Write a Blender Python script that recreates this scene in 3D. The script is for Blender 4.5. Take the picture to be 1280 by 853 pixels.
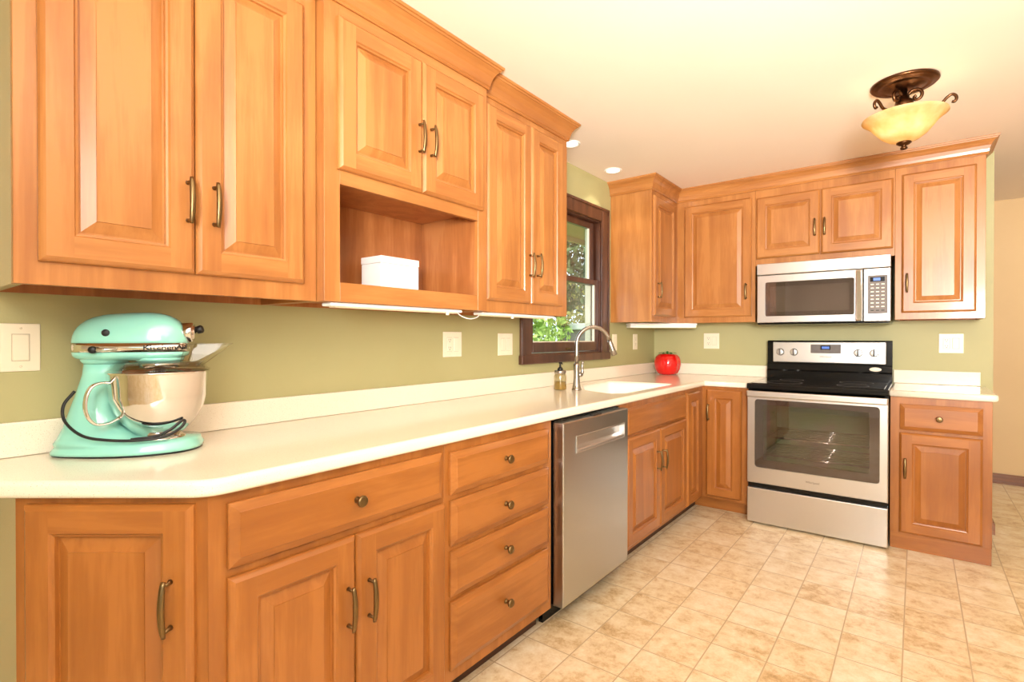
import bpy, bmesh, math, random
from mathutils import Vector, Matrix, Euler
S = bpy.context.scene
for o in list(bpy.data.objects): bpy.data.objects.remove(o)
COL = S.collection
PI = math.pi

# ---------------------------------------------------------------- camera, world, lights, exposure
cam_d = bpy.data.cameras.new('camera'); cam = bpy.data.objects.new('camera', cam_d); COL.objects.link(cam)
cam_d.sensor_fit = 'HORIZONTAL'; cam_d.sensor_width = 36.0; cam_d.lens = 651.73/1280*36.0
cam_d.shift_x = -1.0131/1280; cam_d.shift_y = -0.3324/1280
cam_d.clip_start = 0.02; cam_d.clip_end = 200
YAW, PITCH, ROLL = -0.6585, -0.0059, 0.0005
cam.location = (1.8074, -4.3501, 1.2157)
fwd = Vector((math.sin(YAW)*math.cos(PITCH), math.cos(YAW)*math.cos(PITCH), math.sin(PITCH)))
rgt = Vector((math.cos(YAW), -math.sin(YAW), 0)); upv = rgt.cross(fwd)
r2 = rgt*math.cos(ROLL)+upv*math.sin(ROLL); u2 = upv*math.cos(ROLL)-rgt*math.sin(ROLL)
mw_ = Matrix((r2, u2, -fwd)).transposed().to_4x4(); mw_.translation = cam.location
cam.matrix_world = mw_
S.camera = cam

W = bpy.data.worlds.new('world'); S.world = W; W.use_nodes = True
bg = W.node_tree.nodes['Background']; bg.inputs[0].default_value = (0.78, 0.88, 1.0, 1); bg.inputs[1].default_value = 3.0

S.view_settings.view_transform = 'Standard'; S.view_settings.look = 'None'
S.view_settings.gamma = 1.0; S.view_settings.use_curve_mapping = False
S.view_settings.exposure = 0.0

def lamp(kind, name, loc, aim, power, color, size=1.0, sizey=None):
    d = bpy.data.lights.new(name, kind); o = bpy.data.objects.new(name, d); COL.objects.link(o)
    o.location = loc
    if aim is not None: o.rotation_euler = (Vector(aim)-Vector(loc)).to_track_quat('-Z', 'Y').to_euler()
    d.energy = power; d.color = color
    if kind == 'AREA':
        d.size = size
        if sizey: d.shape = 'RECTANGLE'; d.size_y = sizey
    elif kind == 'SUN': d.angle = size
    else: d.shadow_soft_size = size
    return o
WARM = (1.0, 0.90, 0.76)
lamp('AREA', 'light_flash', (1.9, -4.9, 1.75), (0.7, -1.8, 1.0), 20, (1.0, 0.985, 0.96), 0.7)
lamp('AREA', 'light_ceiling_bounce', (2.5, -5.3, 1.5), (1.9, -3.1, 2.36), 100, (1.0, 0.955, 0.895), 0.6).data.spread = math.radians(95)
lamp('AREA', 'light_room_fill', (2.8, -4.6, 2.3), (2.1, -3.2, 0.0), 46, (1.0, 0.98, 0.93), 2.0, 1.2)  # added fill under the ceiling behind the camera, no fixture there
lamp('AREA', 'light_hall_fill', (3.3, 0.75, 2.3), (3.2, 0.8, 0.0), 8, (1.0, 0.88, 0.68), 0.6)  # added ceiling fill for the hall, no fixture modelled
lamp('SUN', 'sun', (15, -6, 15), (0, -1.0, 0), 4.0, (1.0, 0.95, 0.85), 0.02)

# ---------------------------------------------------------------- materials
def lin(r, g, b):
    f = lambda c: (c/255/12.92) if c/255 <= .04045 else ((c/255+.055)/1.055)**2.4
    return (f(r), f(g), f(b), 1)
def mat(name, col=(200, 200, 200), rough=.5, metal=0.0, coat=0.0, spec=None, ior=None):
    m = bpy.data.materials.new(name); m.use_nodes = True
    b = m.node_tree.nodes['Principled BSDF']
    b.inputs['Base Color'].default_value = lin(*col); b.inputs['Roughness'].default_value = rough
    b.inputs['Metallic'].default_value = metal; b.inputs['Coat Weight'].default_value = coat
    b.inputs['Coat Roughness'].default_value = .12
    if spec is not None: b.inputs['Specular IOR Level'].default_value = spec
    if ior: b.inputs['IOR'].default_value = ior
    return m
def nd(m, t, **k):
    n = m.node_tree.nodes.new(t)
    for a, v in k.items(): setattr(n, a, v)
    return n
def lk(m, a, b): m.node_tree.links.new(a, b)
def bsdf(m): return m.node_tree.nodes['Principled BSDF']
def ramp(m, stops, fac):
    r = nd(m, 'ShaderNodeValToRGB'); e = r.color_ramp.elements
    while len(e) < len(stops): e.new(.5)
    for i, (p, c) in enumerate(stops): e[i].position = p; e[i].color = lin(*c)
    lk(m, fac, r.inputs[0]); return r.outputs[0]
def wood(name, dark, mid, light, axis, rough=.36, coat=.15, scale=1.0):
    m = mat(name, mid, rough, 0, coat)
    tc = nd(m, 'ShaderNodeTexCoord'); oi = nd(m, 'ShaderNodeObjectInfo')
    mp = nd(m, 'ShaderNodeMapping')
    sc = {'x': (1.2, 14, 14), 'y': (14, 1.2, 14), 'z': (14, 14, 1.2)}[axis]
    mp.inputs['Scale'].default_value = tuple(s*scale for s in sc)
    ad = nd(m, 'ShaderNodeVectorMath', operation='ADD'); ml = nd(m, 'ShaderNodeVectorMath', operation='SCALE')
    cb = nd(m, 'ShaderNodeCombineXYZ')
    for i in range(3): lk(m, oi.outputs['Random'], cb.inputs[i])
    lk(m, cb.outputs[0], ml.inputs[0]); ml.inputs['Scale'].default_value = 37.0
    lk(m, tc.outputs['Object'], ad.inputs[0]); lk(m, ml.outputs[0], ad.inputs[1]); lk(m, ad.outputs[0], mp.inputs[0])
    n1 = nd(m, 'ShaderNodeTexNoise'); n1.inputs['Scale'].default_value = 1.0; n1.inputs['Detail'].default_value = 6; n1.inputs['Distortion'].default_value = .8
    n2 = nd(m, 'ShaderNodeTexNoise'); n2.inputs['Scale'].default_value = 9.0; n2.inputs['Detail'].default_value = 3
    n3 = nd(m, 'ShaderNodeTexNoise'); n3.inputs['Scale'].default_value = 3.0; n3.inputs['Detail'].default_value = 4
    lk(m, mp.outputs[0], n1.inputs[0]); lk(m, mp.outputs[0], n2.inputs[0]); lk(m, ad.outputs[0], n3.inputs[0])
    a = nd(m, 'ShaderNodeMath', operation='MULTIPLY_ADD'); lk(m, n2.outputs[0], a.inputs[0]); a.inputs[1].default_value = .25; lk(m, n1.outputs[0], a.inputs[2])
    b_ = nd(m, 'ShaderNodeMath', operation='MULTIPLY_ADD'); lk(m, n3.outputs[0], b_.inputs[0]); b_.inputs[1].default_value = .55; lk(m, a.outputs[0], b_.inputs[2])
    c = ramp(m, [(.62, dark), (.88, mid), (1.15 if False else 1.0, light)], b_.outputs[0])
    lk(m, c, bsdf(m).inputs['Base Color'])
    return m
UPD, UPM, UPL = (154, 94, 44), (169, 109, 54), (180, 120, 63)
W_V = wood('honey_maple_upright', UPD, UPM, UPL, 'z')
W_H = wood('honey_maple_level', UPD, UPM, UPL, 'x')
BSD, BSM, BSL = (142, 82, 31), (156, 94, 37), (168, 104, 45)  # same maple as the wall units, dimmer light low down put into the colour
B_V = wood('shaded_maple_upright', BSD, BSM, BSL, 'z')
B_H = wood('shaded_maple_level', BSD, BSM, BSL, 'x')
W_ENDB = wood('lacquered_base_end_panel', BSD, BSM, BSL, 'z', .2, 1.0); bsdf(W_ENDB).inputs['Coat IOR'].default_value = 2.0; bsdf(W_ENDB).inputs['Coat Roughness'].default_value = .05
W_END = wood('lacquered_end_panel', UPD, UPM, UPL, 'z', .2, 1.0); bsdf(W_END).inputs['Coat IOR'].default_value = 2.0; bsdf(W_END).inputs['Coat Roughness'].default_value = .05
PLY = wood('cabinet_interior', (150, 88, 44), (172, 106, 56), (184, 120, 68), 'z')
WALN = wood('walnut_trim', (56, 30, 19), (78, 44, 28), (94, 57, 38), 'z', .3)
OAK = wood('oak_base', (110, 66, 34), (134, 82, 44), (150, 98, 56), 'x')
def noise_col(m, scale, stops, coord='Object', detail=5, rough=.5):
    tc = nd(m, 'ShaderNodeTexCoord'); n = nd(m, 'ShaderNodeTexNoise')
    n.inputs['Scale'].default_value = scale; n.inputs['Detail'].default_value = detail; n.inputs['Roughness'].default_value = rough
    lk(m, tc.outputs[coord], n.inputs[0]); lk(m, ramp(m, stops, n.outputs[0]), bsdf(m).inputs['Base Color']); return n
def bump(m, scale, strength, dist=.002, detail=3):
    tc = nd(m, 'ShaderNodeTexCoord'); n = nd(m, 'ShaderNodeTexNoise'); n.inputs['Scale'].default_value = scale; n.inputs['Detail'].default_value = detail
    b = nd(m, 'ShaderNodeBump'); b.inputs['Strength'].default_value = strength; b.inputs['Distance'].default_value = dist
    lk(m, tc.outputs['Object'], n.inputs[0]); lk(m, n.outputs[0], b.inputs['Height']); lk(m, b.outputs[0], bsdf(m).inputs['Normal'])
GREEN = mat('olive_wall_paint', (178, 172, 122), .55); noise_col(GREEN, 2.0, [(.3, (175, 169, 119)), (.7, (181, 175, 126))]); bump(GREEN, 180, .12)
TAN = mat('tan_wall_paint', (222, 190, 142), .6); noise_col(TAN, 2.0, [(.3, (219, 187, 139)), (.7, (225, 193, 146))]); bump(TAN, 180, .12)
CREAMW = mat('cream_wall_paint', (238, 236, 230), .6); noise_col(CREAMW, 2.0, [(.3, (236, 234, 228)), (.7, (240, 238, 232))])
CEIL = mat('ceiling_paint', (250, 236, 222), .75); noise_col(CEIL, 1.5, [(.3, (249, 235, 220)), (.7, (251, 237, 224))]); bump(CEIL, 120, .1)
TOP = mat('speckled_solid_surface', (244, 234, 214), .16, 0, .3)
n = noise_col(TOP, 420, [(.27, (196, 170, 142)), (.36, (243, 233, 212)), (.64, (245, 235, 215)), (.76, (252, 246, 232))], detail=2)
SINKM = mat('white_sink', (252, 246, 232), .15, 0, .3); noise_col(SINKM, 6, [(.3, (251, 245, 231)), (.7, (253, 248, 235))])
def steel(name, col, rough, axis=(300, 300, 3), amt=.03):
    m = mat(name, col, rough, 1.0)
    tc = nd(m, 'ShaderNodeTexCoord'); mp = nd(m, 'ShaderNodeMapping'); mp.inputs['Scale'].default_value = axis
    n = nd(m, 'ShaderNodeTexNoise'); n.inputs['Scale'].default_value = 1; n.inputs['Detail'].default_value = 2
    lk(m, tc.outputs['Object'], mp.inputs[0]); lk(m, mp.outputs[0], n.inputs[0])
    mr = nd(m, 'ShaderNodeMapRange'); mr.inputs[3].default_value = rough-amt; mr.inputs[4].default_value = rough+amt
    lk(m, n.outputs[0], mr.inputs[0]); lk(m, mr.outputs[0], bsdf(m).inputs['Roughness']); return m
STEEL = steel('brushed_stainless', (212, 210, 207), .30, (3, 300, 300))
STEELV = steel('brushed_stainless_upright', (182, 183, 182), .28, (300, 300, 3), .008)
CHROME = steel('polished_steel', (225, 222, 218), .08, (40, 40, 40), .02)
NICKEL = steel('brushed_nickel', (172, 165, 156), .26, (60, 60, 60), .015)
BRASS = steel('antique_brass', (126, 104, 70), .34, (120, 120, 120), .06)
BRONZE = steel('oil_rubbed_bronze', (92, 62, 40), .35, (60, 60, 60), .08)
BLACKG = mat('black_ceramic_glass', (10, 10, 11), .06, 0, .3); noise_col(BLACKG, 40, [(.3, (9, 9, 10)), (.7, (12, 12, 13))])
BLACK = mat('black_enamel', (10, 10, 10), .16, spec=.35); noise_col(BLACK, 40, [(.3, (8, 8, 8)), (.7, (12, 12, 12))])
BLACKP = mat('black_rubber', (22, 21, 20), .45); noise_col(BLACKP, 60, [(.3, (18, 17, 17)), (.7, (27, 26, 25))])
GREYP = mat('grey_panel', (112, 103, 98), .45, spec=.3); noise_col(GREYP, 60, [(.3, (108, 99, 94)), (.7, (116, 107, 102))])
WHITEP = mat('almond_plastic', (244, 232, 206), .35); noise_col(WHITEP, 12, [(.3, (242, 230, 204)), (.7, (246, 234, 209))])
WHITE = mat('white_enamel', (250, 248, 244), .4); noise_col(WHITE, 12, [(.3, (248, 246, 242)), (.7, (252, 250, 246))])
SHADOW = mat('plate_gap_shadow', (205, 190, 162), .6); noise_col(SHADOW, 30, [(.3, (202, 187, 159)), (.7, (208, 193, 165))])  # shade line round rockers and outlets, painted as a darker plastic tone
AQUA = mat('aqua_enamel', (150, 222, 205), .12, 0, .6); noise_col(AQUA, 8, [(.3, (148, 220, 203)), (.7, (152, 224, 208))])
RED = mat('red_glaze', (214, 12, 14), .08, 0, .8); noise_col(RED, 9, [(.3, (204, 8, 11)), (.7, (222, 18, 18))])
LEAFG = mat('green_glaze', (52, 110, 50), .2, 0, .4); noise_col(LEAFG, 30, [(.3, (42, 96, 42)), (.7, (62, 122, 58))])
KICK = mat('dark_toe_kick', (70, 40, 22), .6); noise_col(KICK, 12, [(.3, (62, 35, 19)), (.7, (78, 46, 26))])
VINYL = mat('white_vinyl', (235, 226, 206), .4); noise_col(VINYL, 6, [(.3, (232, 223, 203)), (.7, (238, 229, 210))])
CAV = mat('oven_enamel_sheen', (168, 176, 152), .25); noise_col(CAV, 4, [(.35, (178, 156, 160)), (.5, (164, 178, 146)), (.65, (152, 184, 134))])  # green and magenta sheen of the door glass, painted into the cavity colour
MWC = mat('microwave_cavity', (150, 142, 132), .4); noise_col(MWC, 5, [(.3, (142, 134, 124)), (.7, (158, 150, 140))])
def glassy(name, tint, transp, rough=.02, gloss=(255, 255, 255)):
    m = bpy.data.materials.new(name); m.use_nodes = True; nt = m.node_tree; nt.nodes.remove(bsdf(m)); out = nt.nodes['Material Output']
    t = nd(m, 'ShaderNodeBsdfTransparent'); t.inputs[0].default_value = lin(*tint)
    g = nd(m, 'ShaderNodeBsdfGlossy'); g.inputs['Roughness'].default_value = rough; g.inputs[0].default_value = lin(*gloss)
    f = nd(m, 'ShaderNodeFresnel'); ge = nd(m, 'ShaderNodeNewGeometry'); io = nd(m, 'ShaderNodeMapRange'); io.inputs[3].default_value = 1.45; io.inputs[4].default_value = 1/1.45; lk(m, ge.outputs['Backfacing'], io.inputs[0]); lk(m, io.outputs[0], f.inputs[0])
    a = nd(m, 'ShaderNodeMath', operation='ADD'); a.inputs[1].default_value = transp; lk(m, f.outputs[0], a.inputs[0])
    mx = nd(m, 'ShaderNodeMixShader'); lk(m, a.outputs[0], mx.inputs[0]); lk(m, t.outputs[0], mx.inputs[1]); lk(m, g.outputs[0], mx.inputs[2])
    lk(m, mx.outputs[0], out.inputs[0]); return m
PANE = glassy('window_glass', (242, 246, 244), .0)
OVENG = glassy('oven_glass', (220, 215, 213), .05)
CLEAR = glassy('clear_plastic', (240, 238, 233), .0, .03)
SOAPG = glassy('bottle_glass', (240, 238, 226), .03, .05)
SOAP = mat('amber_soap', (214, 178, 84), .2); bsdf(SOAP).inputs['Transmission Weight'].default_value = .5
def emit(name, col, strength):
    m = mat(name, col, .4); b = bsdf(m); b.inputs['Emission Color'].default_value = lin(*col); b.inputs['Emission Strength'].default_value = strength; return m
TUBE = emit('fluorescent_diffuser', (255, 246, 200), .55)
RECESS = emit('recessed_bulb', (255, 246, 228), 6.0)
LCD = emit('blue_display', (70, 110, 190), .5)
LCDK = mat('display_glass', (26, 28, 36), .1)
def alab():
    m = mat('amber_alabaster_glass', (240, 196, 120), .25)
    n = noise_col(m, 14, [(.3, (232, 196, 134)), (.55, (240, 216, 166)), (.75, (246, 232, 200))], detail=4)
    nt = m.node_tree; b = bsdf(m); tr = nd(m, 'ShaderNodeBsdfTranslucent'); mx = nd(m, 'ShaderNodeMixShader'); mx.inputs[0].default_value = .55
    cr = [x for x in nt.nodes if x.type == 'VALTORGB'][0]; lk(m, cr.outputs[0], tr.inputs[0])
    out = nt.nodes['Material Output']; lk(m, b.outputs[0], mx.inputs[1]); lk(m, tr.outputs[0], mx.inputs[2]); lk(m, mx.outputs[0], out.inputs[0]); return m
ALAB = alab()
def floor_mat():
    m = mat('vinyl_tile', (220, 190, 140), .3)
    g = nd(m, 'ShaderNodeNewGeometry'); mp = nd(m, 'ShaderNodeMapping'); mp.inputs['Location'].default_value = (-0.965+10*.2015, .985+10*.2075, 0)
    lk(m, g.outputs['Position'], mp.inputs[0])
    br = nd(m, 'ShaderNodeTexBrick'); br.offset = 0; br.squash = 1
    for k, v in {'Scale': 1.0, 'Mortar Size': .0032, 'Mortar Smooth': .6, 'Bias': 0, 'Brick Width': .2015, 'Row Height': .2075}.items(): br.inputs[k].default_value = v
    br.inputs['Color1'].default_value = (0, 0, 0, 1); br.inputs['Color2'].default_value = (1, 1, 1, 1); br.inputs['Mortar'].default_value = (.5, .5, .5, 1)
    lk(m, mp.outputs[0], br.inputs[0])
    ml = nd(m, 'ShaderNodeVectorMath', operation='SCALE'); lk(m, br.outputs['Color'], ml.inputs[0]); ml.inputs['Scale'].default_value = 23
    ad = nd(m, 'ShaderNodeVectorMath', operation='ADD'); lk(m, g.outputs['Position'], ad.inputs[0]); lk(m, ml.outputs[0], ad.inputs[1])
    n = nd(m, 'ShaderNodeTexNoise'); n.inputs['Scale'].default_value = 11; n.inputs['Detail'].default_value = 10; n.inputs['Roughness'].default_value = .78; n.inputs['Distortion'].default_value = .15
    lk(m, ad.outputs[0], n.inputs[0])
    b2 = nd(m, 'ShaderNodeMath', operation='MULTIPLY_ADD'); lk(m, br.outputs['Color'], b2.inputs[0]); b2.inputs[1].default_value = .10; lk(m, n.outputs[0], b2.inputs[2])
    c = ramp(m, [(.32, (164, 126, 84)), (.43, (206, 174, 126)), (.53, (228, 206, 166)), (.68, (242, 228, 200))], b2.outputs[0])
    mx = nd(m, 'ShaderNodeMix', data_type='RGBA'); mx.inputs[7].default_value = lin(176, 146, 106)
    fm = nd(m, 'ShaderNodeMath', operation='MULTIPLY'); lk(m, br.outputs['Fac'], fm.inputs[0]); fm.inputs[1].default_value = .75
    lk(m, fm.outputs[0], mx.inputs[0]); lk(m, c, mx.inputs[6]); lk(m, mx.outputs[2], bsdf(m).inputs['Base Color'])
    bp = nd(m, 'ShaderNodeBump'); bp.inputs['Strength'].default_value = .25; bp.inputs['Distance'].default_value = .002; bp.invert = True
    lk(m, br.outputs['Fac'], bp.inputs['Height']); lk(m, bp.outputs[0], bsdf(m).inputs['Normal'])
    return m
FLOORM = floor_mat()

# ---------------------------------------------------------------- mesh builder
class MB:
    def __init__(self): self.bm = bmesh.new(); self.mats = []
    def mi(self, m):
        if m not in self.mats: self.mats.append(m)
        return self.mats.index(m)
    def face(self, vs, m, smooth=False):
        try: f = self.bm.faces.new(vs)
        except ValueError: return None
        f.material_index = self.mi(m); f.smooth = smooth; return f
    def poly(self, pts, m, smooth=False): return self.face([self.bm.verts.new(p) for p in pts], m, smooth)
    def box(self, x0, x1, y0, y1, z0, z1, m, bev=0, seg=1):
        vs = [self.bm.verts.new((x, y, z)) for x in (x0, x1) for y in (y0, y1) for z in (z0, z1)]
        i = self.mi(m); fs = []
        for q in ((0, 1, 3, 2), (4, 6, 7, 5), (0, 4, 5, 1), (2, 3, 7, 6), (0, 2, 6, 4), (1, 5, 7, 3)):
            f = self.bm.faces.new([vs[k] for k in q]); f.material_index = i; fs.append(f)
        if bev > 0:
            es = {e for f in fs for e in f.edges}
            bmesh.ops.bevel(self.bm, geom=list(es), offset=bev, segments=seg, profile=.5, affect='EDGES', material=-1)
        return self
    def lathe(self, prof, m, seg=32, mx=None, cap0=True, cap1=True, smooth=True):
        mx = mx or Matrix(); rings = []
        for r, z in prof:
            if r < 1e-5: rings.append([self.bm.verts.new(mx @ Vector((0, 0, z)))])
            else: rings.append([self.bm.verts.new(mx @ Vector((r*math.cos(a*2*PI/seg), r*math.sin(a*2*PI/seg), z))) for a in range(seg)])
        self.rings(rings, m, smooth)
        if cap0 and len(rings[0]) > 1: self.face(rings[0][::-1], m)
        if cap1 and len(rings[-1]) > 1: self.face(rings[-1], m)
        return self
    def rings(self, rings, m, smooth=True, closed=True):
        for a, b in zip(rings, rings[1:]):
            n = max(len(a), len(b))
            for k in range(n if closed else n-1):
                k2 = (k+1) % n
                if len(a) == 1: self.face([a[0], b[k], b[k2]] if len(b) > 1 else [], m, smooth)
                elif len(b) == 1: self.face([a[k], a[k2], b[0]], m, smooth)
                else: self.face([a[k], a[k2], b[k2], b[k]], m, smooth)
    def loft(self, loops, m, cap=True, smooth=True):
        rs = [[self.bm.verts.new(p) for p in lp] for lp in loops]; self.rings(rs, m, smooth)
        if cap: self.face(rs[0][::-1], m); self.face(rs[-1], m)
        return self
    def tube(self, pts, rad, m, seg=10, flat=1.0, up=None):
        pts = [Vector(p) for p in pts]; rad = rad if isinstance(rad, (list, tuple)) else [rad]*len(pts)
        prev = None; loops = []
        for i, p in enumerate(pts):
            t = (pts[min(i+1, len(pts)-1)]-pts[max(i-1, 0)]).normalized()
            if prev is None:
                u = Vector(up) if up else (Vector((0, 0, 1)) if abs(t.z) < .9 else Vector((1, 0, 0)))
            else: u = prev
            s = t.cross(u).normalized(); u = s.cross(t).normalized(); prev = u
            loops.append([p+(s*math.cos(a)*flat+u*math.sin(a))*rad[i] for a in [2*PI*k/seg for k in range(seg)]])
        return self.loft(loops, m)
    def build(self, name, parent=None, loc=(0, 0, 0), rot=(0, 0, 0), fix=True):
        if fix: bmesh.ops.recalc_face_normals(self.bm, faces=self.bm.faces)
        me = bpy.data.meshes.new(name); self.bm.to_mesh(me); self.bm.free()
        for m in self.mats: me.materials.append(m)
        return put(name, me, parent, loc, rot)
def put(name, me, parent=None, loc=(0, 0, 0), rot=(0, 0, 0)):
    o = bpy.data.objects.new(name, me); COL.objects.link(o); o.location = loc; o.rotation_euler = rot
    if parent: o.parent = parent
    return o
def tag(o, label=None, cat=None, group=None, kind=None):
    for k, v in (('label', label), ('category', cat), ('group', group), ('kind', kind)):
        if v: o[k] = v
    return o
def thing(name, label, cat, loc=(0, 0, 0), rz=0, group=None):
    return tag(put(name, None, None, loc, (0, 0, rz)), label, cat, group)
def struct(name, mb, label=None):
    return tag(mb.build(name), label, None, None, 'structure')
def catmull(pts, n=8):
    pts = [Vector(p) for p in pts]; P = [pts[0]*2-pts[1]]+pts+[pts[-1]*2-pts[-2]]; out = []
    for i in range(1, len(P)-2):
        for k in range(n):
            t = k/n; a, b, c, d = P[i-1], P[i], P[i+1], P[i+2]
            out.append(.5*((2*b)+(c-a)*t+(2*a-5*b+4*c-d)*t*t+(3*b-a-3*c+d)*t**3))
    return out+[pts[-1]]
def text_mesh(body, size, depth, m, mx):
    cu = bpy.data.curves.new('lettering', 'FONT'); cu.body = body; cu.size = size; cu.extrude = depth; cu.align_x = 'CENTER'; cu.align_y = 'CENTER'
    o = bpy.data.objects.new('lettering', cu); COL.objects.link(o)
    me = bpy.data.meshes.new_from_object(o.evaluated_get(bpy.context.evaluated_depsgraph_get()))
    bpy.data.objects.remove(o); me.transform(mx); me.materials.clear(); me.materials.append(m); return me
def curve_slab(name, loops, z0, z1, bev, m, parent):
    cu = bpy.data.curves.new(name, 'CURVE'); cu.dimensions = '2D'; cu.fill_mode = 'BOTH'
    for lp in loops:
        s = cu.splines.new('POLY'); s.points.add(len(lp)-1); s.use_cyclic_u = True
        for p, q in zip(s.points, lp): p.co = (q[0], q[1], 0, 1)
    cu.extrude = (z1-z0)/2-bev; cu.bevel_depth = bev; cu.bevel_resolution = 3; cu.offset = -bev
    o = bpy.data.objects.new(name, cu); COL.objects.link(o)
    me = bpy.data.meshes.new_from_object(o.evaluated_get(bpy.context.evaluated_depsgraph_get()))
    bpy.data.objects.remove(o); me.transform(Matrix.Translation((0, 0, (z0+z1)/2))); me.materials.clear(); me.materials.append(m)
    return put(name, me, parent)
def round_poly(pts, rads, n=6):
    out = []
    for i, p in enumerate(pts):
        p = Vector(p).to_2d(); a = Vector(pts[i-1]).to_2d(); b = Vector(pts[(i+1) % len(pts)]).to_2d(); r = rads[i] if isinstance(rads, (list, tuple)) else rads
        if r <= 0: out.append(tuple(p)); continue
        u = (a-p).normalized(); v = (b-p).normalized(); ang = u.angle(v); d = r/math.tan(ang/2)
        s = p+u*d; e = p+v*d
        for k in range(n+1):
            t = k/n; out.append(tuple((1-t)**2*s+2*t*(1-t)*p+t*t*e))
    return out

# ---------------------------------------------------------------- setting
ZC = 2.363
BX1, TH = 2.183, .12
mb = MB(); mb.box(-.12, 4.3, -6.72, 1.70, -.10, 0, FLOORM); struct('floor', mb)
mb = MB(); mb.box(-.12, 4.3, -6.72, 1.70, ZC, ZC+.15, CEIL); struct('ceiling', mb)
WY0, WY1, WZ0, WZ1 = -1.865, -.972, 1.105, 2.06
mb = MB()
for a in ((-6.72, WY0, 0, ZC), (WY1, 1.70, 0, ZC), (WY0, WY1, 0, WZ0), (WY0, WY1, WZ1, ZC)): mb.box(-.12, 0, a[0], a[1], a[2], a[3], GREEN)
struct('wall_left', mb)
mb = MB(); mb.box(0, BX1, 0, TH, 0, ZC, GREEN); struct('wall_back', mb)
mb = MB(); mb.box(0, 4.18, 1.58, 1.70, 0, ZC, TAN); struct('wall_hall', mb)
mb = MB(); mb.box(4.18, 4.3, -6.6, 1.70, 0, ZC, CREAMW); struct('wall_right', mb)
DX0, DX1, DZ1 = 2.35, 3.95, 2.05
mb = MB(); mb.box(0, DX0, -6.72, -6.6, 0, ZC, CREAMW); mb.box(DX1, 4.3, -6.72, -6.6, 0, ZC, CREAMW); mb.box(DX0, DX1, -6.72, -6.6, DZ1, ZC, CREAMW)
struct('wall_rear', mb)
mb = MB()
for x0, x1 in ((DX0, DX0+.06), (DX1-.06, DX1), ((DX0+DX1)/2-.04, (DX0+DX1)/2+.04)): mb.box(x0, x1, -6.70, -6.62, 0, DZ1, VINYL)
mb.box(DX0, DX1, -6.70, -6.62, DZ1-.07, DZ1, VINYL); mb.box(DX0, DX1, -6.70, -6.62, 0, .08, VINYL)
d1 = struct('door_1', mb)  # unseen patio door, added behind the camera for its reflection in the steel
mb = MB(); mb.box(DX0+.06, DX1-.06, -6.664, -6.656, .08, DZ1-.07, PANE); mb.build('glass_pane', d1)
def base_run(name, x0, x1, y0, y1, axis):
    mb = MB()
    if axis == 'y': mb.box(x0, x1, y0, y1, 0, .066, OAK); mb.box(x0, x1, y0+.006, y1, .066, .082, OAK); mb.box(x0, x1, y0-.006, y0, 0, .02, OAK)
    else: mb.box(x0, x1, y0, y1, 0, .066, OAK); mb.box(x0, x1-.006, y0, y1, .066, .082, OAK)
    return struct(name, mb)
base_run('baseboard_hall', 0.02, 4.16, 1.566, 1.5798, 'y')
base_run('baseboard_wall_end', BX1+.0002, BX1+.014, .0, TH, 'x')

# window in the left wall
mb = MB()
cw = .09
mb.box(.0002, .019, WY0-cw, WY0+.009, WZ0-.0, WZ1+cw, WALN, .004); mb.box(.0002, .019, WY1-.009, WY1+cw, WZ0-.0, WZ1+cw, WALN, .004)
mb.box(.0002, .0185, WY0+.009, WY1-.009, WZ1-.009, WZ1+cw, WALN, .004)
for y0, y1 in ((WY0-cw, WY0-cw+.018), (WY1+cw-.018, WY1+cw)): mb.box(.019, .026, y0, y1, WZ0, WZ1+cw, WALN, .002)
mb.box(.0185, .026, WY0-cw+.018, WY1+cw-.018, WZ1+cw-.018, WZ1+cw, WALN, .002)
mb.box(.0002, .03, WY0-cw-.008, WY1+cw+.008, WZ0-.045, WZ0+.008, WALN, .004)
win = struct('window_1', mb)
mb = MB()
for y0, y1 in ((WY0+.001, WY0+.016), (WY1-.016, WY1-.001)): mb.box(-.118, .0, y0, y1, WZ0+.016, WZ1-.016, WALN)
mb.box(-.118, .0, WY0+.001, WY1-.001, WZ1-.016, WZ1-.001, WALN); mb.box(-.118, .0, WY0+.001, WY1-.001, WZ0+.001, WZ0+.016, WALN)
mb.build('jamb', win)
mb = MB()
for y0, y1 in ((WY0+.016, WY0+.032), (WY1-.032, WY1-.016)): mb.box(-.112, -.07, y0, y1, WZ0+.017, WZ1-.017, VINYL)
mb.box(-.112, -.07, WY0+.032, WY1-.032, WZ1-.03, WZ1-.017, VINYL)
mb.build('vinyl_track', win)
def sash(name, x0, x1, y0, y1, z0, z1, st, rt, rb):
    mb = MB()
    mb.box(x0, x1, y0, y0+st, z0, z1, WALN, .003); mb.box(x0, x1, y1-st, y1, z0, z1, WALN, .003)
    mb.box(x0+.001, x1-.001, y0+st, y1-st, z1-rt, z1, WALN, .003); mb.box(x0+.001, x1-.001, y0+st, y1-st, z0, z0+rb, WALN, .003)
    s = mb.build(name, win); m2 = MB()
    for a in ((y0+st, y0+st+.008, z0+rb, z1-rt), (y1-st-.008, y1-st, z0+rb, z1-rt)): m2.box(x0+.004, x0+.02, *a, VINYL)
    m2.box(x0+.004, x0+.02, y0+st+.008, y1-st-.008, z0+rb, z0+rb+.006, VINYL)
    m2.build('glazing_bead', s)
    m3 = MB(); m3.box(x0+.009, x0+.013, y0+st, y1-st, z0+rb, z1-rt, PANE); m3.build('glass_pane', s)
sash('upper_sash', -.072, -.042, WY0+.034, WY1-.034, 1.592, WZ1-.018, .045, .045, .036)
sash('lower_sash', -.038, -.008, WY0+.018, WY1-.018, WZ0+.02, 1.628, .042, .036, .062)
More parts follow.
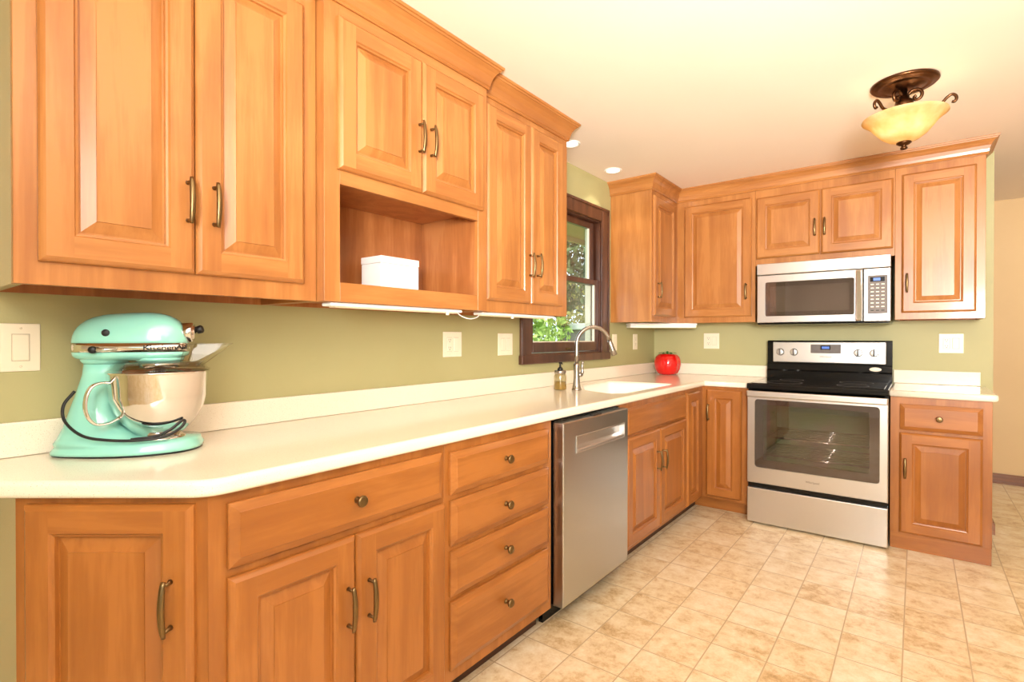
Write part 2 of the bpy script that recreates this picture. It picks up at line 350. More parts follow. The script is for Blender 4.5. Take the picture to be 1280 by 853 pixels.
mb = MB(); mb.box(-.008, .004, -1.44, -1.39, WZ0+.032, WZ0+.044, BRASS, .003); mb.build('sash_lift', win)

# ---------------------------------------------------------------- cabinet helpers (local frame: x right, -y front, z up)
FW = .058
def door_mesh(w, h, wv, wh, t=.020, fw=FW):
    mb = MB(); bm = mb.bm
    def ring(i, y): return [bm.verts.new(p) for p in ((i, y, i), (w-i, y, i), (w-i, y, h-i), (i, y, h-i))]
    def band(a, b):
        for k in range(4): mb.face([a[k], a[(k+1) % 4], b[(k+1) % 4], b[k]], wh if k % 2 == 0 else wv)
    back = ring(0, 0); r1 = ring(0, -.009); r2_ = ring(.003, -.0135); r3 = ring(.007, -.017); r4 = ring(.011, -t)
    mb.face(back, wv)
    for a, b in ((back, r1), (r1, r2_), (r2_, r3), (r3, r4)): band(a, b)
    e = .011
    for (x0, x1, z0, z1, m) in ((e, fw, e, h-e, wv), (w-fw, w-e, e, h-e, wv), (fw, w-fw, e, fw, wh), (fw, w-fw, h-fw, h-e, wh)):
        mb.poly([(x0, -t, z0), (x1, -t, z0), (x1, -t, z1), (x0, -t, z1)], m)
    q = [ring(fw, -t), ring(fw+.0035, -t+.005), ring(fw+.0085, -t+.0065), ring(fw+.0100, -t+.0145), ring(fw+.0140, -t+.0145),
         ring(fw+.040, -t+.0035), ring(fw+.0405, -t+.0012)]
    for k, (a, b) in enumerate(zip(q, q[1:])):
        if k < 3: band(a, b)
        else:
            for j in range(4): mb.face([a[j], a[(j+1) % 4], b[(j+1) % 4], b[j]], wv)
    mb.face(q[-1], wv)
    return mb
def drawer_mesh(w, h, wh, t=.020, flat=False):
    mb = MB(); bm = mb.bm
    def ring(i, y): return [bm.verts.new(p) for p in ((i, y, i), (w-i, y, i), (w-i, y, h-i), (i, y, h-i))]
    q = [ring(0, 0), ring(0, -.009), ring(.002, -.011)]
    q += [ring(.012, -t)] if flat else [ring(.020, -.0185), ring(.0215, -t)]
    mb.face(q[0], wh)
    for a, b in zip(q, q[1:]):
        for k in range(4): mb.face([a[k], a[(k+1) % 4], b[(k+1) % 4], b[k]], wh)
    mb.face(q[-1], wh); return mb
def make_handle():
    mb = MB(); n = 17; pts, rad = [], []
    for i in range(n):
        u = i/(n-1)*2-1
        pts.append((0, -.0235-.0075*(1-u*u), u*.058)); rad.append(.0036+.0022*(1-u*u)**.6)
    mb.tube(pts, rad, BRASS, 10, 1.25, up=(0, 1, 0))
    for z in (-.048, .048): mb.tube([(0, -.0005, z), (0, -.006, z), (0, -.025, z)], [.0058, .0042, .0038], BRASS, 10)
    return mb
_h = make_handle().build('handle'); HANDLE = _h.data; bpy.data.objects.remove(_h)
mb = MB(); mb.lathe([(.0, .0), (.009, .0), (.009, .003), (.006, .006), (.006, .014), (.012, .018), (.0155, .022), (.0155, .026), (.012, .030), (.0105, .0295), (.006, .0315), (0, .032)], BRASS, 24, Matrix.Rotation(PI/2, 4, 'X'))
_k = mb.build('knob'); KNOB = _k.data; bpy.data.objects.remove(_k)
def door(root, x0, x1, z0, z1, wv, wh, hx=None, hz=None, y=0.0, rz=0, org=None, label=None):
    """hx: handle x in the root's frame, hz: handle centre height"""
    o = door_mesh(x1-x0, z1-z0, wv, wh).build('door', root, org or (x0, y-.0005, z0), (0, 0, rz))
    if label: o['label'] = label
    if hx is not None: put('handle', HANDLE, o, (hx-x0, -.0203, hz-z0))
    return o
def drawer(root, x0, x1, z0, z1, wh, kx=None, kz=None, name='drawer', flat=False):
    o = drawer_mesh(x1-x0, z1-z0, wh, flat=flat).build(name, root, (x0, -.0005, z0))
    if kx is not None: put('knob', KNOB, o, (kx-x0, -.0203, kz-z0))
    return o
def carcass(root, w, d, z0, z1, wv, wh, kick=None, kickin=.075, kmat=None, top=False, d_end=None):
    mb = MB(); t = .018
    mb.box(0, w, 0, .019, z0, z1, wv, .001)                       # face frame
    mb.box(.0005, t, .019, d, z0, z1-.001, wv); mb.box(w-t, w-.0005, .019, d, z0, z1-.001, wv)
    mb.box(t, w-t, .019, d-.006, z0+.001, z0+t, PLY); mb.box(t, w-t, d-.006, d, z0+.001, z1-.001, PLY)
    if top: mb.box(t, w-t, .019, d-.006, z1-t, z1-.001, PLY)
    o = mb.build('carcass', root)
    if kick:
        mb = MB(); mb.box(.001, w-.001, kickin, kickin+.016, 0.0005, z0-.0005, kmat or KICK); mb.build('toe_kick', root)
    return o
KZ, BT = .092, .8755
RL = PI/2            # left wall cabinets face +x
FB = .612            # face-frame plane of the base units
def wallroot(name, label, y0, z, front, rz=RL): return thing(name, label, 'cabinet', (front, y0, z), rz)

# --- base cabinets
# drawer over two doors
YA0, YA1 = -3.8699, -3.166
r = wallroot('base_cabinet', 'honey maple base cabinet with one wide drawer over two doors, left of the four-drawer stack', YA0, 0, FB)
w = YA1-YA0; X = lambda y: y-YA0
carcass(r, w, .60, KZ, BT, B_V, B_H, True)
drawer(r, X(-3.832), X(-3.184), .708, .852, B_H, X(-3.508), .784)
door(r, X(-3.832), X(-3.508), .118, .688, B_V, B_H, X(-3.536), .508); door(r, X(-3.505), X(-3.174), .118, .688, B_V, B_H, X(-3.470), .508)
# four drawers
YB0, YB1 = -3.165, -2.546
r = wallroot('drawer_cabinet', 'honey maple base cabinet with a stack of four drawers, beside the dishwasher', YB0, 0, FB)
w = YB1-YB0; X = lambda y: y-YB0
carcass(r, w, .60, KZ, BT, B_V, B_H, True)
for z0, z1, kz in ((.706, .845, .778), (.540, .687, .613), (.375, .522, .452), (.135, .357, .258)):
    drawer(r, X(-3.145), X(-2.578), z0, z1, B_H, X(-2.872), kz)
# angled end unit
KX, KY, AD = .612, -3.870, math.radians(38.0)
L = .408
r = thing('angled_base_cabinet', 'angled honey maple end cabinet with a single door below the mixer', 'cabinet', (KX-L*math.cos(AD), KY-L*math.sin(AD), 0))
mb = MB()
ca, sa = math.cos(AD), math.sin(AD)
def loc2(x, y): return (x-(KX-L*ca), y-(KY-L*sa))
def slab_from(mb, pts, z0, z1, m):
    lo = [(p[0], p[1], z0) for p in pts]; hi = [(p[0], p[1], z1) for p in pts]; mb.loft([lo, hi], m, True, False)
EX, EY = KX-L*ca, KY-L*sa
slab_from(mb, [loc2(EX, EY), loc2(KX, KY-.0005), loc2(KX-.03, KY-.0005), loc2(EX+.012, EY+.034)], KZ, BT, B_V)
slab_from(mb, [loc2(EX-.001, EY+.016), loc2(EX-.001, EY), loc2(.02, EY), loc2(.02, EY+.016)], KZ, BT-.001, W_ENDB)
slab_from(mb, [loc2(.02, EY+.017), loc2(.02, KY), loc2(KX-.02, KY), loc2(EX+.002, EY+.017)], KZ+.002, KZ+.02, PLY)
mb.build('carcass', r)
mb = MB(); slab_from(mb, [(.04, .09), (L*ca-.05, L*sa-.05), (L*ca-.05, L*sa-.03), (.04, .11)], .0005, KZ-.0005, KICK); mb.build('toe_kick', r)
door(r, .028, L-.024, .118, .862, B_V, B_H, L-.066, .655, rz=AD, org=(.028*ca+.0005*sa, .028*sa-.0005*ca, .118))
# sink base
YS0, YS1 = -1.916, -.966
r = wallroot('sink_base_cabinet', 'honey maple sink cabinet with plain false drawer front over two doors, right of dishwasher', YS0, 0, FB)
w = YS1-YS0; X = lambda y: y-YS0
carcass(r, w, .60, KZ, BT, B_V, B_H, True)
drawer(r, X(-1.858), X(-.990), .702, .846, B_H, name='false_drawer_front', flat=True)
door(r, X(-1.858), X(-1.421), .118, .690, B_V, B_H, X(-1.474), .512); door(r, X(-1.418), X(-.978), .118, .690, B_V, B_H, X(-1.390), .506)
# corner base (world frame)
CX1 = .922
r = thing('corner_base_cabinet', 'honey maple corner base cabinet, two narrow doors at right angle, left of the range', 'cabinet')
mb = MB()
mb.box(FB-.019, FB, -.965, -FB, KZ, BT, B_V, .001); mb.box(FB-.018, CX1, -FB, -FB+.019, KZ, BT, B_V, .001)
mb.box(.012, FB-.019, -.965, -.947, KZ, BT-.001, B_V); mb.box(CX1-.018, CX1, -FB+.019, -.012, KZ, BT-.001, B_V)
slab_from(mb, [(.012, -.946), (FB-.02, -.946), (FB-.02, -FB+.02), (CX1-.019, -FB+.02), (CX1-.019, -.012), (.012, -.012)], KZ+.001, KZ+.018, PLY)
mb.build('carcass', r)
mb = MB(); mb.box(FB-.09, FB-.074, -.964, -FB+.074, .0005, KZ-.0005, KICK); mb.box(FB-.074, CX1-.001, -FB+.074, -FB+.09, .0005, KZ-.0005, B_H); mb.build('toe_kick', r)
d = door(r, 0, .262, .105, .852, B_V, B_H, rz=RL, org=(FB+.0005, -.958, .105))
d = door(r, 0, .235, .110, .857, B_V, B_H, hx=.020, hz=.697, org=(FB+.030, -FB-.0005, .110))
# right base
RX0, RW = .928, .756
Q0, Q1 = 1.690, 2.130
r = thing('base_cabinet', 'honey maple base cabinet with one drawer and one door, right of the range', 'cabinet', (Q0, -FB, 0))
w = Q1-Q0; X = lambda x: x-Q0
carcass(r, w, .60, KZ, BT, B_V, B_H, True, .004, B_H)
drawer(r, X(1.735), X(2.091), .690, .838, B_H, X(1.910), .766)
door(r, X(1.733), X(2.091), .100, .674, B_V, B_H, X(1.760), .475)

# --- dishwasher
DY0 = -2.532; DWW = .606
r = thing('dishwasher', 'stainless steel dishwasher with pocket handle, between drawer stack and sink cabinet', 'dishwasher', (.664, DY0, 0), RL)
mb = MB()
px0, px1, pz0, pz1 = .105, .560, .728, .790
z0, z1 = .098, .862; fx = .004
for (a, b, c, d_) in ((fx, px0, z0+fx, z1-fx), (px1, DWW-fx, z0+fx, z1-fx), (px0, px1, z0+fx, pz0), (px0, px1, pz1, z1-fx)):
    mb.poly([(a, 0, c), (b, 0, c), (b, 0, d_), (a, 0, d_)], STEELV)
fr = [(fx, 0, z0+fx), (DWW-fx, 0, z0+fx), (DWW-fx, 0, z1-fx), (fx, 0, z1-fx)]; ed = [(0, fx, z0), (DWW, fx, z0), (DWW, fx, z1), (0, fx, z1)]; bk = [(0, .05, z0), (DWW, .05, z0), (DWW, .05, z1), (0, .05, z1)]
for A, B in ((fr, ed), (ed, bk)):
    for k in range(4): mb.poly([A[k], A[(k+1) % 4], B[(k+1) % 4], B[k]], STEELV)
mb.poly(bk, STEELV)
A = [(px0, 0, pz0), (px1, 0, pz0), (px1, 0, pz1), (px0, 0, pz1)]; B = [(px0+.004, .022, pz0+.02), (px1-.004, .022, pz0+.02), (px1-.004, .026, pz1-.002), (px0+.004, .026, pz1-.002)]
for k in range(4): mb.poly([A[k], A[(k+1) % 4], B[(k+1) % 4], B[k]], STEEL)
mb.poly(B, STEEL)
mb.build('door_panel', r, fix=False)
mb = MB()
for (a, b, c, d_) in ((px0-.006, px1+.006, pz1, pz1+.006), (px0-.006, px1+.006, pz0-.006, pz0), (px0-.006, px0, pz0, pz1), (px1, px1+.006, pz0, pz1)): mb.box(a, b, -.004, 0, c, d_, STEEL, .001)
mb.box(px0+.004, px1-.004, -.003, .012, pz0+.0005, pz0+.012, STEEL, .003)
tag(mb.build('pocket_handle', r), 'recessed stainless pocket handle')
mb = MB(); mb.box(.006, DWW-.006, .0505, .62, z0, z1+.006, BLACK); mb.build('tub', r)
mb = MB(); mb.box(.01, DWW-.01, .11, .13, .0005, z0-.001, BLACK); mb.box(.02, DWW-.02, .13, .60, .02, z0-.001, BLACK)
for a in (.04, DWW-.07):
    for b in (.2, .5): mb.box(a, a+.03, b, b+.03, .0005, .02, BLACK)
tag(mb.build('toe_panel', r), 'black toe panel')
mb = MB(); mb.box(.27, .34, .004, .03, z1, z1+.006, BLACKP, .002); mb.build('latch', r)

# --- worktops
FX = .636
E0 = Vector((FX, -3.880)); ad = Vector((math.cos(AD), math.sin(AD)))
ye = -4.155; t = (E0.y-ye)/ad.y; E1 = E0-ad*t
r = thing('worktop', 'long cream speckled L-shaped worktop along the window wall, running into the corner', 'worktop')
outl = round_poly([(.0005, ye), (E1.x, ye), tuple(E0), (FX, -FX), (CX1+.002, -FX), (CX1+.002, -.0005), (.0005, -.0005)], [0, .02, .10, .012, 0, 0, 0], 8)
sink_pts = [(.115, -1.06), (.115, -1.44), (.30, -1.715), (.50, -1.795), (.556, -1.74), (.556, -1.02)]
hole = round_poly(sink_pts, [.05, .10, .14, .04, .05, .05], 8)
curve_slab('countertop', [outl, hole], .8765, .914, .011, TOP, r)
mb = MB(); mb.box(.0005, .0195, ye+.01, -.0005, .9145, 1.002, TOP, .004, 2); mb.box(.0195, CX1+.002, -.0195, -.0005, .9145, 1.002, TOP, .004, 2)
mb.build('backsplash', r)
r = thing('worktop', 'short cream speckled worktop over the single cabinet right of the range', 'worktop')
C1 = 2.154
curve_slab('countertop', [round_poly([(1.688, -FX), (C1, -FX), (C1, -.0005), (1.688, -.0005)], [0, .03, 0, 0], 6)], .8765, .914, .011, TOP, r)
mb = MB(); mb.box(1.688, 2.125, -.0195, -.0005, .9145, 1.002, TOP, .004, 2); mb.build('backsplash', r)
# sink
r = thing('sink', 'white integral sink bowl set into the worktop below the window', 'sink')
cx_, cy_ = .34, -1.39
def shr(s, z): return [(cx_+(p[0]-cx_)*s, cy_+(p[1]-cy_)*s, z) for p in hole]
mb = MB(); mb.loft([shr(1.0, .906), shr(.990, .9055), shr(.978, .899), shr(.965, .87), shr(.93, .78), shr(.87, .752), shr(.2, .744), shr(.12, .741)], SINKM, False)
mb.build('bowl', r, fix=False)
mb = MB(); mb.lathe([(.045, .7425), (.045, .747), (.03, .745), (.028, .7425), (0, .7425)], CHROME, 24, Matrix.Translation((cx_, cy_, 0)), cap0=False); tag(mb.build('drain', r), 'steel drain')

# --- wall cabinets
ZU = 1.329; ZT = 2.358; UF = .322; HU = ZT-ZU
def upper(name, label, y0, y1, front, z0=ZU):
    r = wallroot(name, label, y0, z0, front); return r
YL0, YL1 = -4.128, -3.436
r = upper('wall_cabinet', 'honey maple wall cabinet with two tall doors, above the aqua mixer', YL0, YL1, UF)
w = YL1-YL0; X = lambda y: y-YL0; Zr = lambda z: z-ZU
def ucarcass(r, w, d, h, endm=None):
    mb = MB(); t = .018; rec = .022
    mb.box(0, w, 0, .019, 0, h, W_V, .001)
    mb.box(.0005, t, .019, d, .0, h, endm or W_V); mb.box(w-t, w-.0005, .019, d, .0, h, W_V)
    mb.box(t, w-t, .019, d-.006, rec, rec+.018, PLY); mb.box(t, w-t, d-.006, d, 0, h, PLY); mb.box(t, w-t, .019, d-.006, h-.03, h-.012, PLY)
    return mb.build('carcass', r)
ucarcass(r, w, UF-.002, HU, W_END)
door(r, X(-4.090), X(-3.7865), Zr(1.380), Zr(2.226), W_V, W_H, X(-3.806), Zr(1.561)); door(r, X(-3.7835), X(-3.482), Zr(1.380), Zr(2.226), W_V, W_H, X(-3.743), Zr(1.561))
# middle with open niche
YM0, YM1, MF = -3.434, -2.665, .364
r = upper('wall_cabinet', 'deeper honey maple wall cabinet with two doors above an open niche', YM0, YM1, MF)
w = YM1-YM0; X = lambda y: y-YM0; d = MF-.002; t = .018
mb = MB()
nx0, nx1, nz0, nz1 = X(-3.378), X(-2.722), Zr(1.391), Zr(1.702)
mb.box(0, nx0, 0, .019, 0, HU, W_V, .001); mb.box(nx1, w, 0, .019, 0, HU, W_V, .001)
mb.box(nx0, nx1, .0002, .019, 0, nz0, W_H, .001); mb.box(nx0, nx1, .0002, .019, nz1, HU, W_H, .001)
mb.box(.0005, t, .019, d, .0, HU, W_V); mb.box(w-t, w-.0005, .019, d, .0, HU, W_V)
mb.box(t, nx0-.004, .019, d-.007, .034, Zr(1.735), PLY); mb.box(nx1+.012, w-t, .019, d-.007, .034, Zr(1.735), PLY)
mb.box(t, w-t, .019, d-.006, .016, .034, PLY); mb.box(t, w-t, .019, d-.006, Zr(1.735), Zr(1.753), PLY)
mb.box(t, w-t, d-.006, d, 0, HU, PLY); mb.box(t, w-t, .019, d-.006, HU-.03, HU-.012, PLY)
mb.build('carcass', r)
door(r, X(-3.390), X(-3.0435), Zr(1.746), Zr(2.226), W_V, W_H, X(-3.063), Zr(1.937)); door(r, X(-3.0395), X(-2.700), Zr(1.746), Zr(2.226), W_V, W_H, X(-3.006), Zr(1.937))
# right of the niche
YR0, YR1 = -2.664, -1.957
r = upper('wall_cabinet', 'honey maple wall cabinet with two narrow doors, left of the window', YR0, YR1, UF)
w = YR1-YR0; X = lambda y: y-YR0
ucarcass(r, w, UF-.002, HU)
door(r, X(-2.632), X(-2.3035), Zr(1.380), Zr(2.236), W_V, W_H, X(-2.323), Zr(1.562)); door(r, X(-2.3005), X(-2.020), Zr(1.380), Zr(2.236), W_V, W_H, X(-2.262), Zr(1.566))
# corner wall cabinet
CY0 = -.825; VX = .893
r = thing('corner_wall_cabinet', 'honey maple corner wall cabinet with two doors at a right angle, right of the window', 'cabinet', (0, 0, ZU))
mb = MB()
mb.box(UF-.019, UF, CY0, -UF, 0, HU, W_V, .001); mb.box(UF-.018, VX, -UF, -UF+.019, 0, HU, W_V, .001)
mb.box(.002, UF-.019, CY0, CY0+.018, .0, HU, W_V); mb.box(VX-.018, VX, -UF+.019, -.002, .0, HU, W_V)
slab_from(mb, [(.002, CY0+.018), (UF-.02, CY0+.018), (UF-.02, -UF+.02), (VX-.018, -UF+.02), (VX-.018, -.002), (.002, -.002)], .022, .04, PLY)
mb.build('carcass', r)
door(r, 0, .415, Zr(1.375), Zr(2.232), W_V, W_H, hx=.050, hz=Zr(1.557), org=(UF+.0005, -.805, Zr(1.375)), rz=RL)
d = door(r, .382, .869, Zr(1.371), Zr(2.226), W_V, W_H, hx=.836, hz=Zr(1.551), y=-UF)
# over the microwave
Z3 = 1.7285
r = thing('wall_cabinet', 'short honey maple wall cabinet with two doors, above the microwave', 'cabinet', (.894, -UF, Z3))
w = 1.700-.894; X = lambda x: x-.894
ucarcass(r, w, UF-.002, ZT-Z3)
door(r, X(.900), X(1.2955), 1.778-Z3, 2.212-Z3, W_V, W_H, X(1.268), 1.956-Z3); door(r, X(1.3025), X(1.692), 1.776-Z3, 2.212-Z3, W_V, W_H, X(1.325), 1.956-Z3)
# right wall cabinet
r = thing('wall_cabinet', 'honey maple wall cabinet with a single tall door, right of the microwave', 'cabinet', (1.701, -UF, ZU))
w = 2.121-1.701; X = lambda x: x-1.701
ucarcass(r, w, UF-.002, HU)
door(r, X(1.734), X(2.081), Zr(1.370), Zr(2.222), W_V, W_H, X(1.762), Zr(1.552))
# crown mouldings
PROF = [(.0003, -.096), (.007, -.096), (.010, -.091), (.008, -.085), (.011, -.081), (.014, -.066), (.020, -.047), (.030, -.030), (.041, -.019), (.045, -.018), (.047, -.012), (.053, -.010), (.055, -.004), (.055, -.0005), (.0003, -.0005)]
def sweep(name, path, label, m):
    n = len(path); P = [Vector(p) for p in path]; secs = []
    for i, p in enumerate(P):
        def nrm(a, b): d = (b-a).normalized(); return Vector((d.y, -d.x))
        if i == 0: o_ = nrm(P[0], P[1]); k = 1
        elif i == n-1: o_ = nrm(P[-2], P[-1]); k = 1
        else:
            a, b = nrm(P[i-1], p), nrm(p, P[i+1]); o_ = (a+b); o_ = o_/(1+a.dot(b)); k = 1
        secs.append([(p.x+o_.x*q[0], p.y+o_.y*q[0], ZC+q[1]) for q in PROF])
    mb = MB()
    for a, b in zip(secs, secs[1:]): mb.loft([a, b], m, True, False)
    return tag(mb.build(name), label, 'moulding')
W_HY = wood('honey_maple_crown', UPD, UPM, UPL, 'y', scale=.8)
sweep('crown_moulding', [(.001, YL0), (UF, YL0), (UF, YL1+.001), (MF, YL1+.001), (MF, YM1), (UF, YM1), (UF, YR1), (.001, YR1)], 'stepped honey maple crown moulding over the three cabinets on the window wall', W_HY)
sweep('crown_moulding', [(.001, CY0), (UF, CY0), (UF, -UF), (2.121, -UF), (2.121, -.001)], 'honey maple crown moulding over the corner and microwave wall cabinets', W_H)

# --- under-cabinet lights
def strip(label, x, y0, y1, nubs):
    r = thing('under_cabinet_light', label, 'light', (x, y0, ZU-.0006))
    mb = MB(); mb.box(-.028, .028, 0, y1-y0, -.012, -.0004, WHITE, .003); mb.build('housing', r)
    mb = MB(); mb.box(-.018, .018, .02, y1-y0-.02, -.0155, -.0122, WHITEP, .001); mb.build('diffuser', r)
    for k in nubs: MB().lathe([(.007, -.024), (.007, -.0123)], WHITEP, 12, Matrix.Translation((.022, k, 0))).build('switch_knob', r)
    return r
l1 = strip('slim white light strip under the wall cabinet with the niche', .322, -3.40, -2.80, [.52])
mb = MB(); mb.tube(catmull([(.005, .59, -.010), (.008, .62, -.026), (.010, .665, -.034), (.008, .71, -.026), (.004, .73, -.014)], 5), .0022, WHITE, 6); tag(mb.build('cord', l1), 'looped white cord')
strip('slim white light strip under the narrow wall cabinet beside the window', .282, -2.63, -2.06, [.22, .5])
a = Vector((.045, -.615)); b = Vector((.43, -.245)); dv = (b-a); ln = dv.length
r = thing('under_cabinet_light', 'lit white fluorescent fixture under the corner wall cabinet, above the red tomato', 'light', (a.x, a.y, ZU-.0006), math.atan2(dv.y, dv.x))
mb = MB(); mb.box(0, ln, -.05, .05, -.018, -.0004, WHITE, .003); mb.build('housing', r)
mb = MB(); mb.box(.05, ln-.004, -.049, .049, -.036, -.0182, TUBE, .006, 2); mb.build('diffuser', r)
mb = MB(); mb.box(.002, .049, -.049, .049, -.036, -.0182, WHITE, .005, 2); mb.build('end_cap', r)

# --- range
RY = -.690
r = thing('range', 'stainless steel freestanding electric range with black glass cooktop', 'range', (RX0, RY, 0))
w = RW
mb = MB(); t = .02
mb.box(0, t, .036, .66, .03, .880, BLACK); mb.box(w-t, w, .036, .66, .03, .880, BLACK); mb.box(t, w-t, .62, .66, .03, .880, BLACK)
mb.box(t, w-t, .036, .62, .03, .05, BLACK); mb.box(t, w-t, .036, .055, .05, .30, BLACK)
for a in (.03, w-.07):
    for b in (.06, .6): mb.box(a, a+.04, b, b+.04, .0005, .03, BLACKP)
mb.build('body', r)
mb = MB()                                          # cavity, open to the front
for (A, m) in (([(.07, .07, .31), (w-.07, .07, .31), (w-.07, .56, .31), (.07, .56, .31)], CAV), ([(.07, .07, .82), (w-.07, .07, .82), (w-.07, .56, .82), (.07, .56, .82)], CAV),
               ([(.07, .56, .31), (w-.07, .56, .31), (w-.07, .56, .82), (.07, .56, .82)], CAV), ([(.07, .07, .31), (.07, .56, .31), (.07, .56, .82), (.07, .07, .82)], CAV), ([(w-.07, .07, .31), (w-.07, .56, .31), (w-.07, .56, .82), (w-.07, .07, .82)], CAV)): mb.poly(A, m)
mb.build('oven_cavity', r, fix=False)
def rack(z):
    mb = MB()
    mb.tube([(.075, .09, z), (w-.075, .09, z)], .004, CHROME, 8); mb.tube([(.075, .54, z), (w-.075, .54, z)], .004, CHROME, 8)
    for k in range(7): y = .12+.066*k; mb.tube([(.075, y, z), (w-.075, y, z)], .0028, CHROME, 6)
    for x in (.10, .32, .44, w-.10): mb.tube([(x, .09, z-.004), (x, .54, z-.004)], .003, CHROME, 6)
    return mb.build('oven_rack', r)
rack(.44); rack(.56)
mb = MB(); mb.box(.001, w-.001, 0, .034, .012, .236, STEEL, .004, 2); mb.build('storage_drawer', r)
mb = MB(); mb.box(.004, w-.004, .02, .0358, .237, .268, BLACK); mb.build('vent_gap', r)
# oven door with window
dz0, dz1 = .268, .866; wx0, wx1, wz0, wz1 = .046, .716, .372, .816
mb = MB()
rw = round_poly([(wx0, wz0), (wx1, wz0), (wx1, wz1), (wx0, wz1)], .022, 5)
def frame_plate(mb, x0, x1, z0, z1, inner, y, m, depth, bev=.004):
    cu = [(x0+bev, z0+bev), (x1-bev, z0+bev), (x1-bev, z1-bev), (x0+bev, z1-bev)]
    n = len(inner); ov = [mb.bm.verts.new((p[0], y, p[1])) for p in cu]; iv = [mb.bm.verts.new((p[0], y, p[1])) for p in inner]
    q = n//4
    # inner comes as 4 corner arcs starting at lower-left
    for c in range(4):
        arc = iv[c*q:(c+1)*q]
        for a_, b_ in zip(arc, arc[1:]): mb.face([ov[c], b_, a_], m)
        mb.face([ov[c], ov[(c+1) % 4], iv[((c+1) % 4)*q], arc[-1]], m)
    ib = [mb.bm.verts.new((p[0], y+.012, p[1])) for p in inner]
    for k in range(n): mb.face([iv[k], iv[(k+1) % n], ib[(k+1) % n], ib[k]], m)
    e1 = [mb.bm.verts.new(p) for p in ((x0, y+bev, z0), (x1, y+bev, z0), (x1, y+bev, z1), (x0, y+bev, z1))]
    e2 = [mb.bm.verts.new(p) for p in ((x0, y+depth, z0), (x1, y+depth, z0), (x1, y+depth, z1), (x0, y+depth, z1))]
    for A, B in ((ov, e1), (e1, e2)):
        for k in range(4): mb.face([A[k], A[(k+1) % 4], B[(k+1) % 4], B[k]], m)
frame_plate(mb, .0, w, dz0, dz1, rw, 0, STEEL, .035)
dr = mb.build('oven_door', r)
mb = MB(); vs = [(p[0], .004, p[1]) for p in rw]; vb = [(p[0], .009, p[1]) for p in rw]; mb.loft([vs, vb], OVENG, True, False); tag(mb.build('window_pane', dr), 'smoked glass oven window')
mb = MB()                                           # dark printed border behind the glass
ib = round_poly([(wx0+.05, wz0+.05), (wx1-.05, wz0+.05), (wx1-.05, wz1-.035), (wx0+.05, wz1-.035)], .012, 5)
A = [mb.bm.verts.new((p[0], .0115, p[1])) for p in rw]; B = [mb.bm.verts.new((p[0], .0115, p[1])) for p in ib]
for k in range(len(A)): mb.face([A[k], A[(k+1) % len(A)], B[(k+1) % len(B)], B[k]], GREYP)
mb.build('window_border', dr)
mb = MB(); mb.box(.002, w-.002, -.034, -.014, .832, .872, STEEL, .007, 3)
for x in (.006, w-.036): mb.box(x, x+.03, -.015, .001, .840, .866, STEEL, .002)
mb.build('handle', dr)
mb = MB()
me = text_mesh('Whirlpool', .018, .0003, GREYP, Matrix.Translation((w/2-.0, -.0008, .322)) @ Matrix.Rotation(PI/2, 4, 'X'))
put('logo', me, dr)
mb.bm.free()
# cooktop
mb = MB(); mb.box(-.004, w+.003, .0, .592, .8805, .9175, BLACK, .006, 2); ct = mb.build('cooktop', r)
mb = MB(); mb.box(.02, w-.02, .022, .575, .9177, .9205, BLACKG, .001); mb.build('glass_surface', ct)
for x, y, rr in ((.19, .17, .105), (.57, .17, .085), (.19, .43, .075), (.57, .43, .095)):
    MB().lathe([(rr, .9207), (rr, .9210), (rr-.003, .9210), (rr-.003, .9207)], GREYP, 40, Matrix.Translation((x, y, 0)), cap0=False, cap1=False).build('burner_ring', ct)
# backguard
mb = MB()
mb.loft([[(0, .600, .9178), (0, .655, .9178), (0, .655, 1.196), (0, .607, 1.196), (0, .597, 1.19), (0, .597, 1.03), (0, .588, 1.026), (0, .588, .985), (0, .578, .975), (0, .578, .9178)],
         [(w, .600, .9178), (w, .655, .9178), (w, .655, 1.196), (w, .607, 1.196), (w, .597, 1.19), (w, .597, 1.03), (w, .588, 1.026), (w, .588, .985), (w, .578, .975), (w, .578, .9178)]], BLACK, True, False)
bgd = mb.build('backguard', r)
mb = MB(); mb.box(.038, w-.034, .590, .5968, 1.038, 1.186, STEEL, .004, 2); pnl = mb.build('control_panel', r)
mb = MB(); mb.box(.284, .466, .5875, .5898, 1.107, 1.168, GREYP, .003, 2); tag(mb.build('display_panel', pnl), 'grey clock panel')
mb = MB(); mb.box(.345, .405, .586, .5873, 1.132, 1.160, LCDK)
mb.box(.352, .398, .5855, .5859, 1.138, 1.154, LCD)
tag(mb.build('clock_display', pnl), 'small blue clock display')
for x in (.087, .177, .567, .657):
    mb = MB(); mxx = Matrix.Translation((x, .5898, 1.112)) @ Matrix.Rotation(PI/2, 4, 'X')
    mb.lathe([(.026, 0), (.026, .003), (.0225, .005), (.021, .018), (.0205, .0181), (.0, .0181)], STEEL, 28, mxx)
    mb.box(x-.004, x+.004, .560, .5719, 1.091, 1.133, GREYP if x < .3 else BLACKP, .002)
    mb.build('knob', r)
put('logo', text_mesh('Whirlpool', .017, .0003, GREYP, Matrix.Translation((.375, .5892, 1.082)) @ Matrix.Rotation(PI/2, 4, 'X')), pnl)
mb = MB(); mb.lathe([(.034, 0), (.034, .002), (.031, .003), (0, .003)], WHITEP, 32, Matrix.Translation((.664, .5878, 1.003)) @ Matrix.Rotation(PI/2, 4, 'X') @ Matrix.Diagonal((1, .42, 1, 1)))
tag(mb.build('badge', bgd), 'oval white badge')
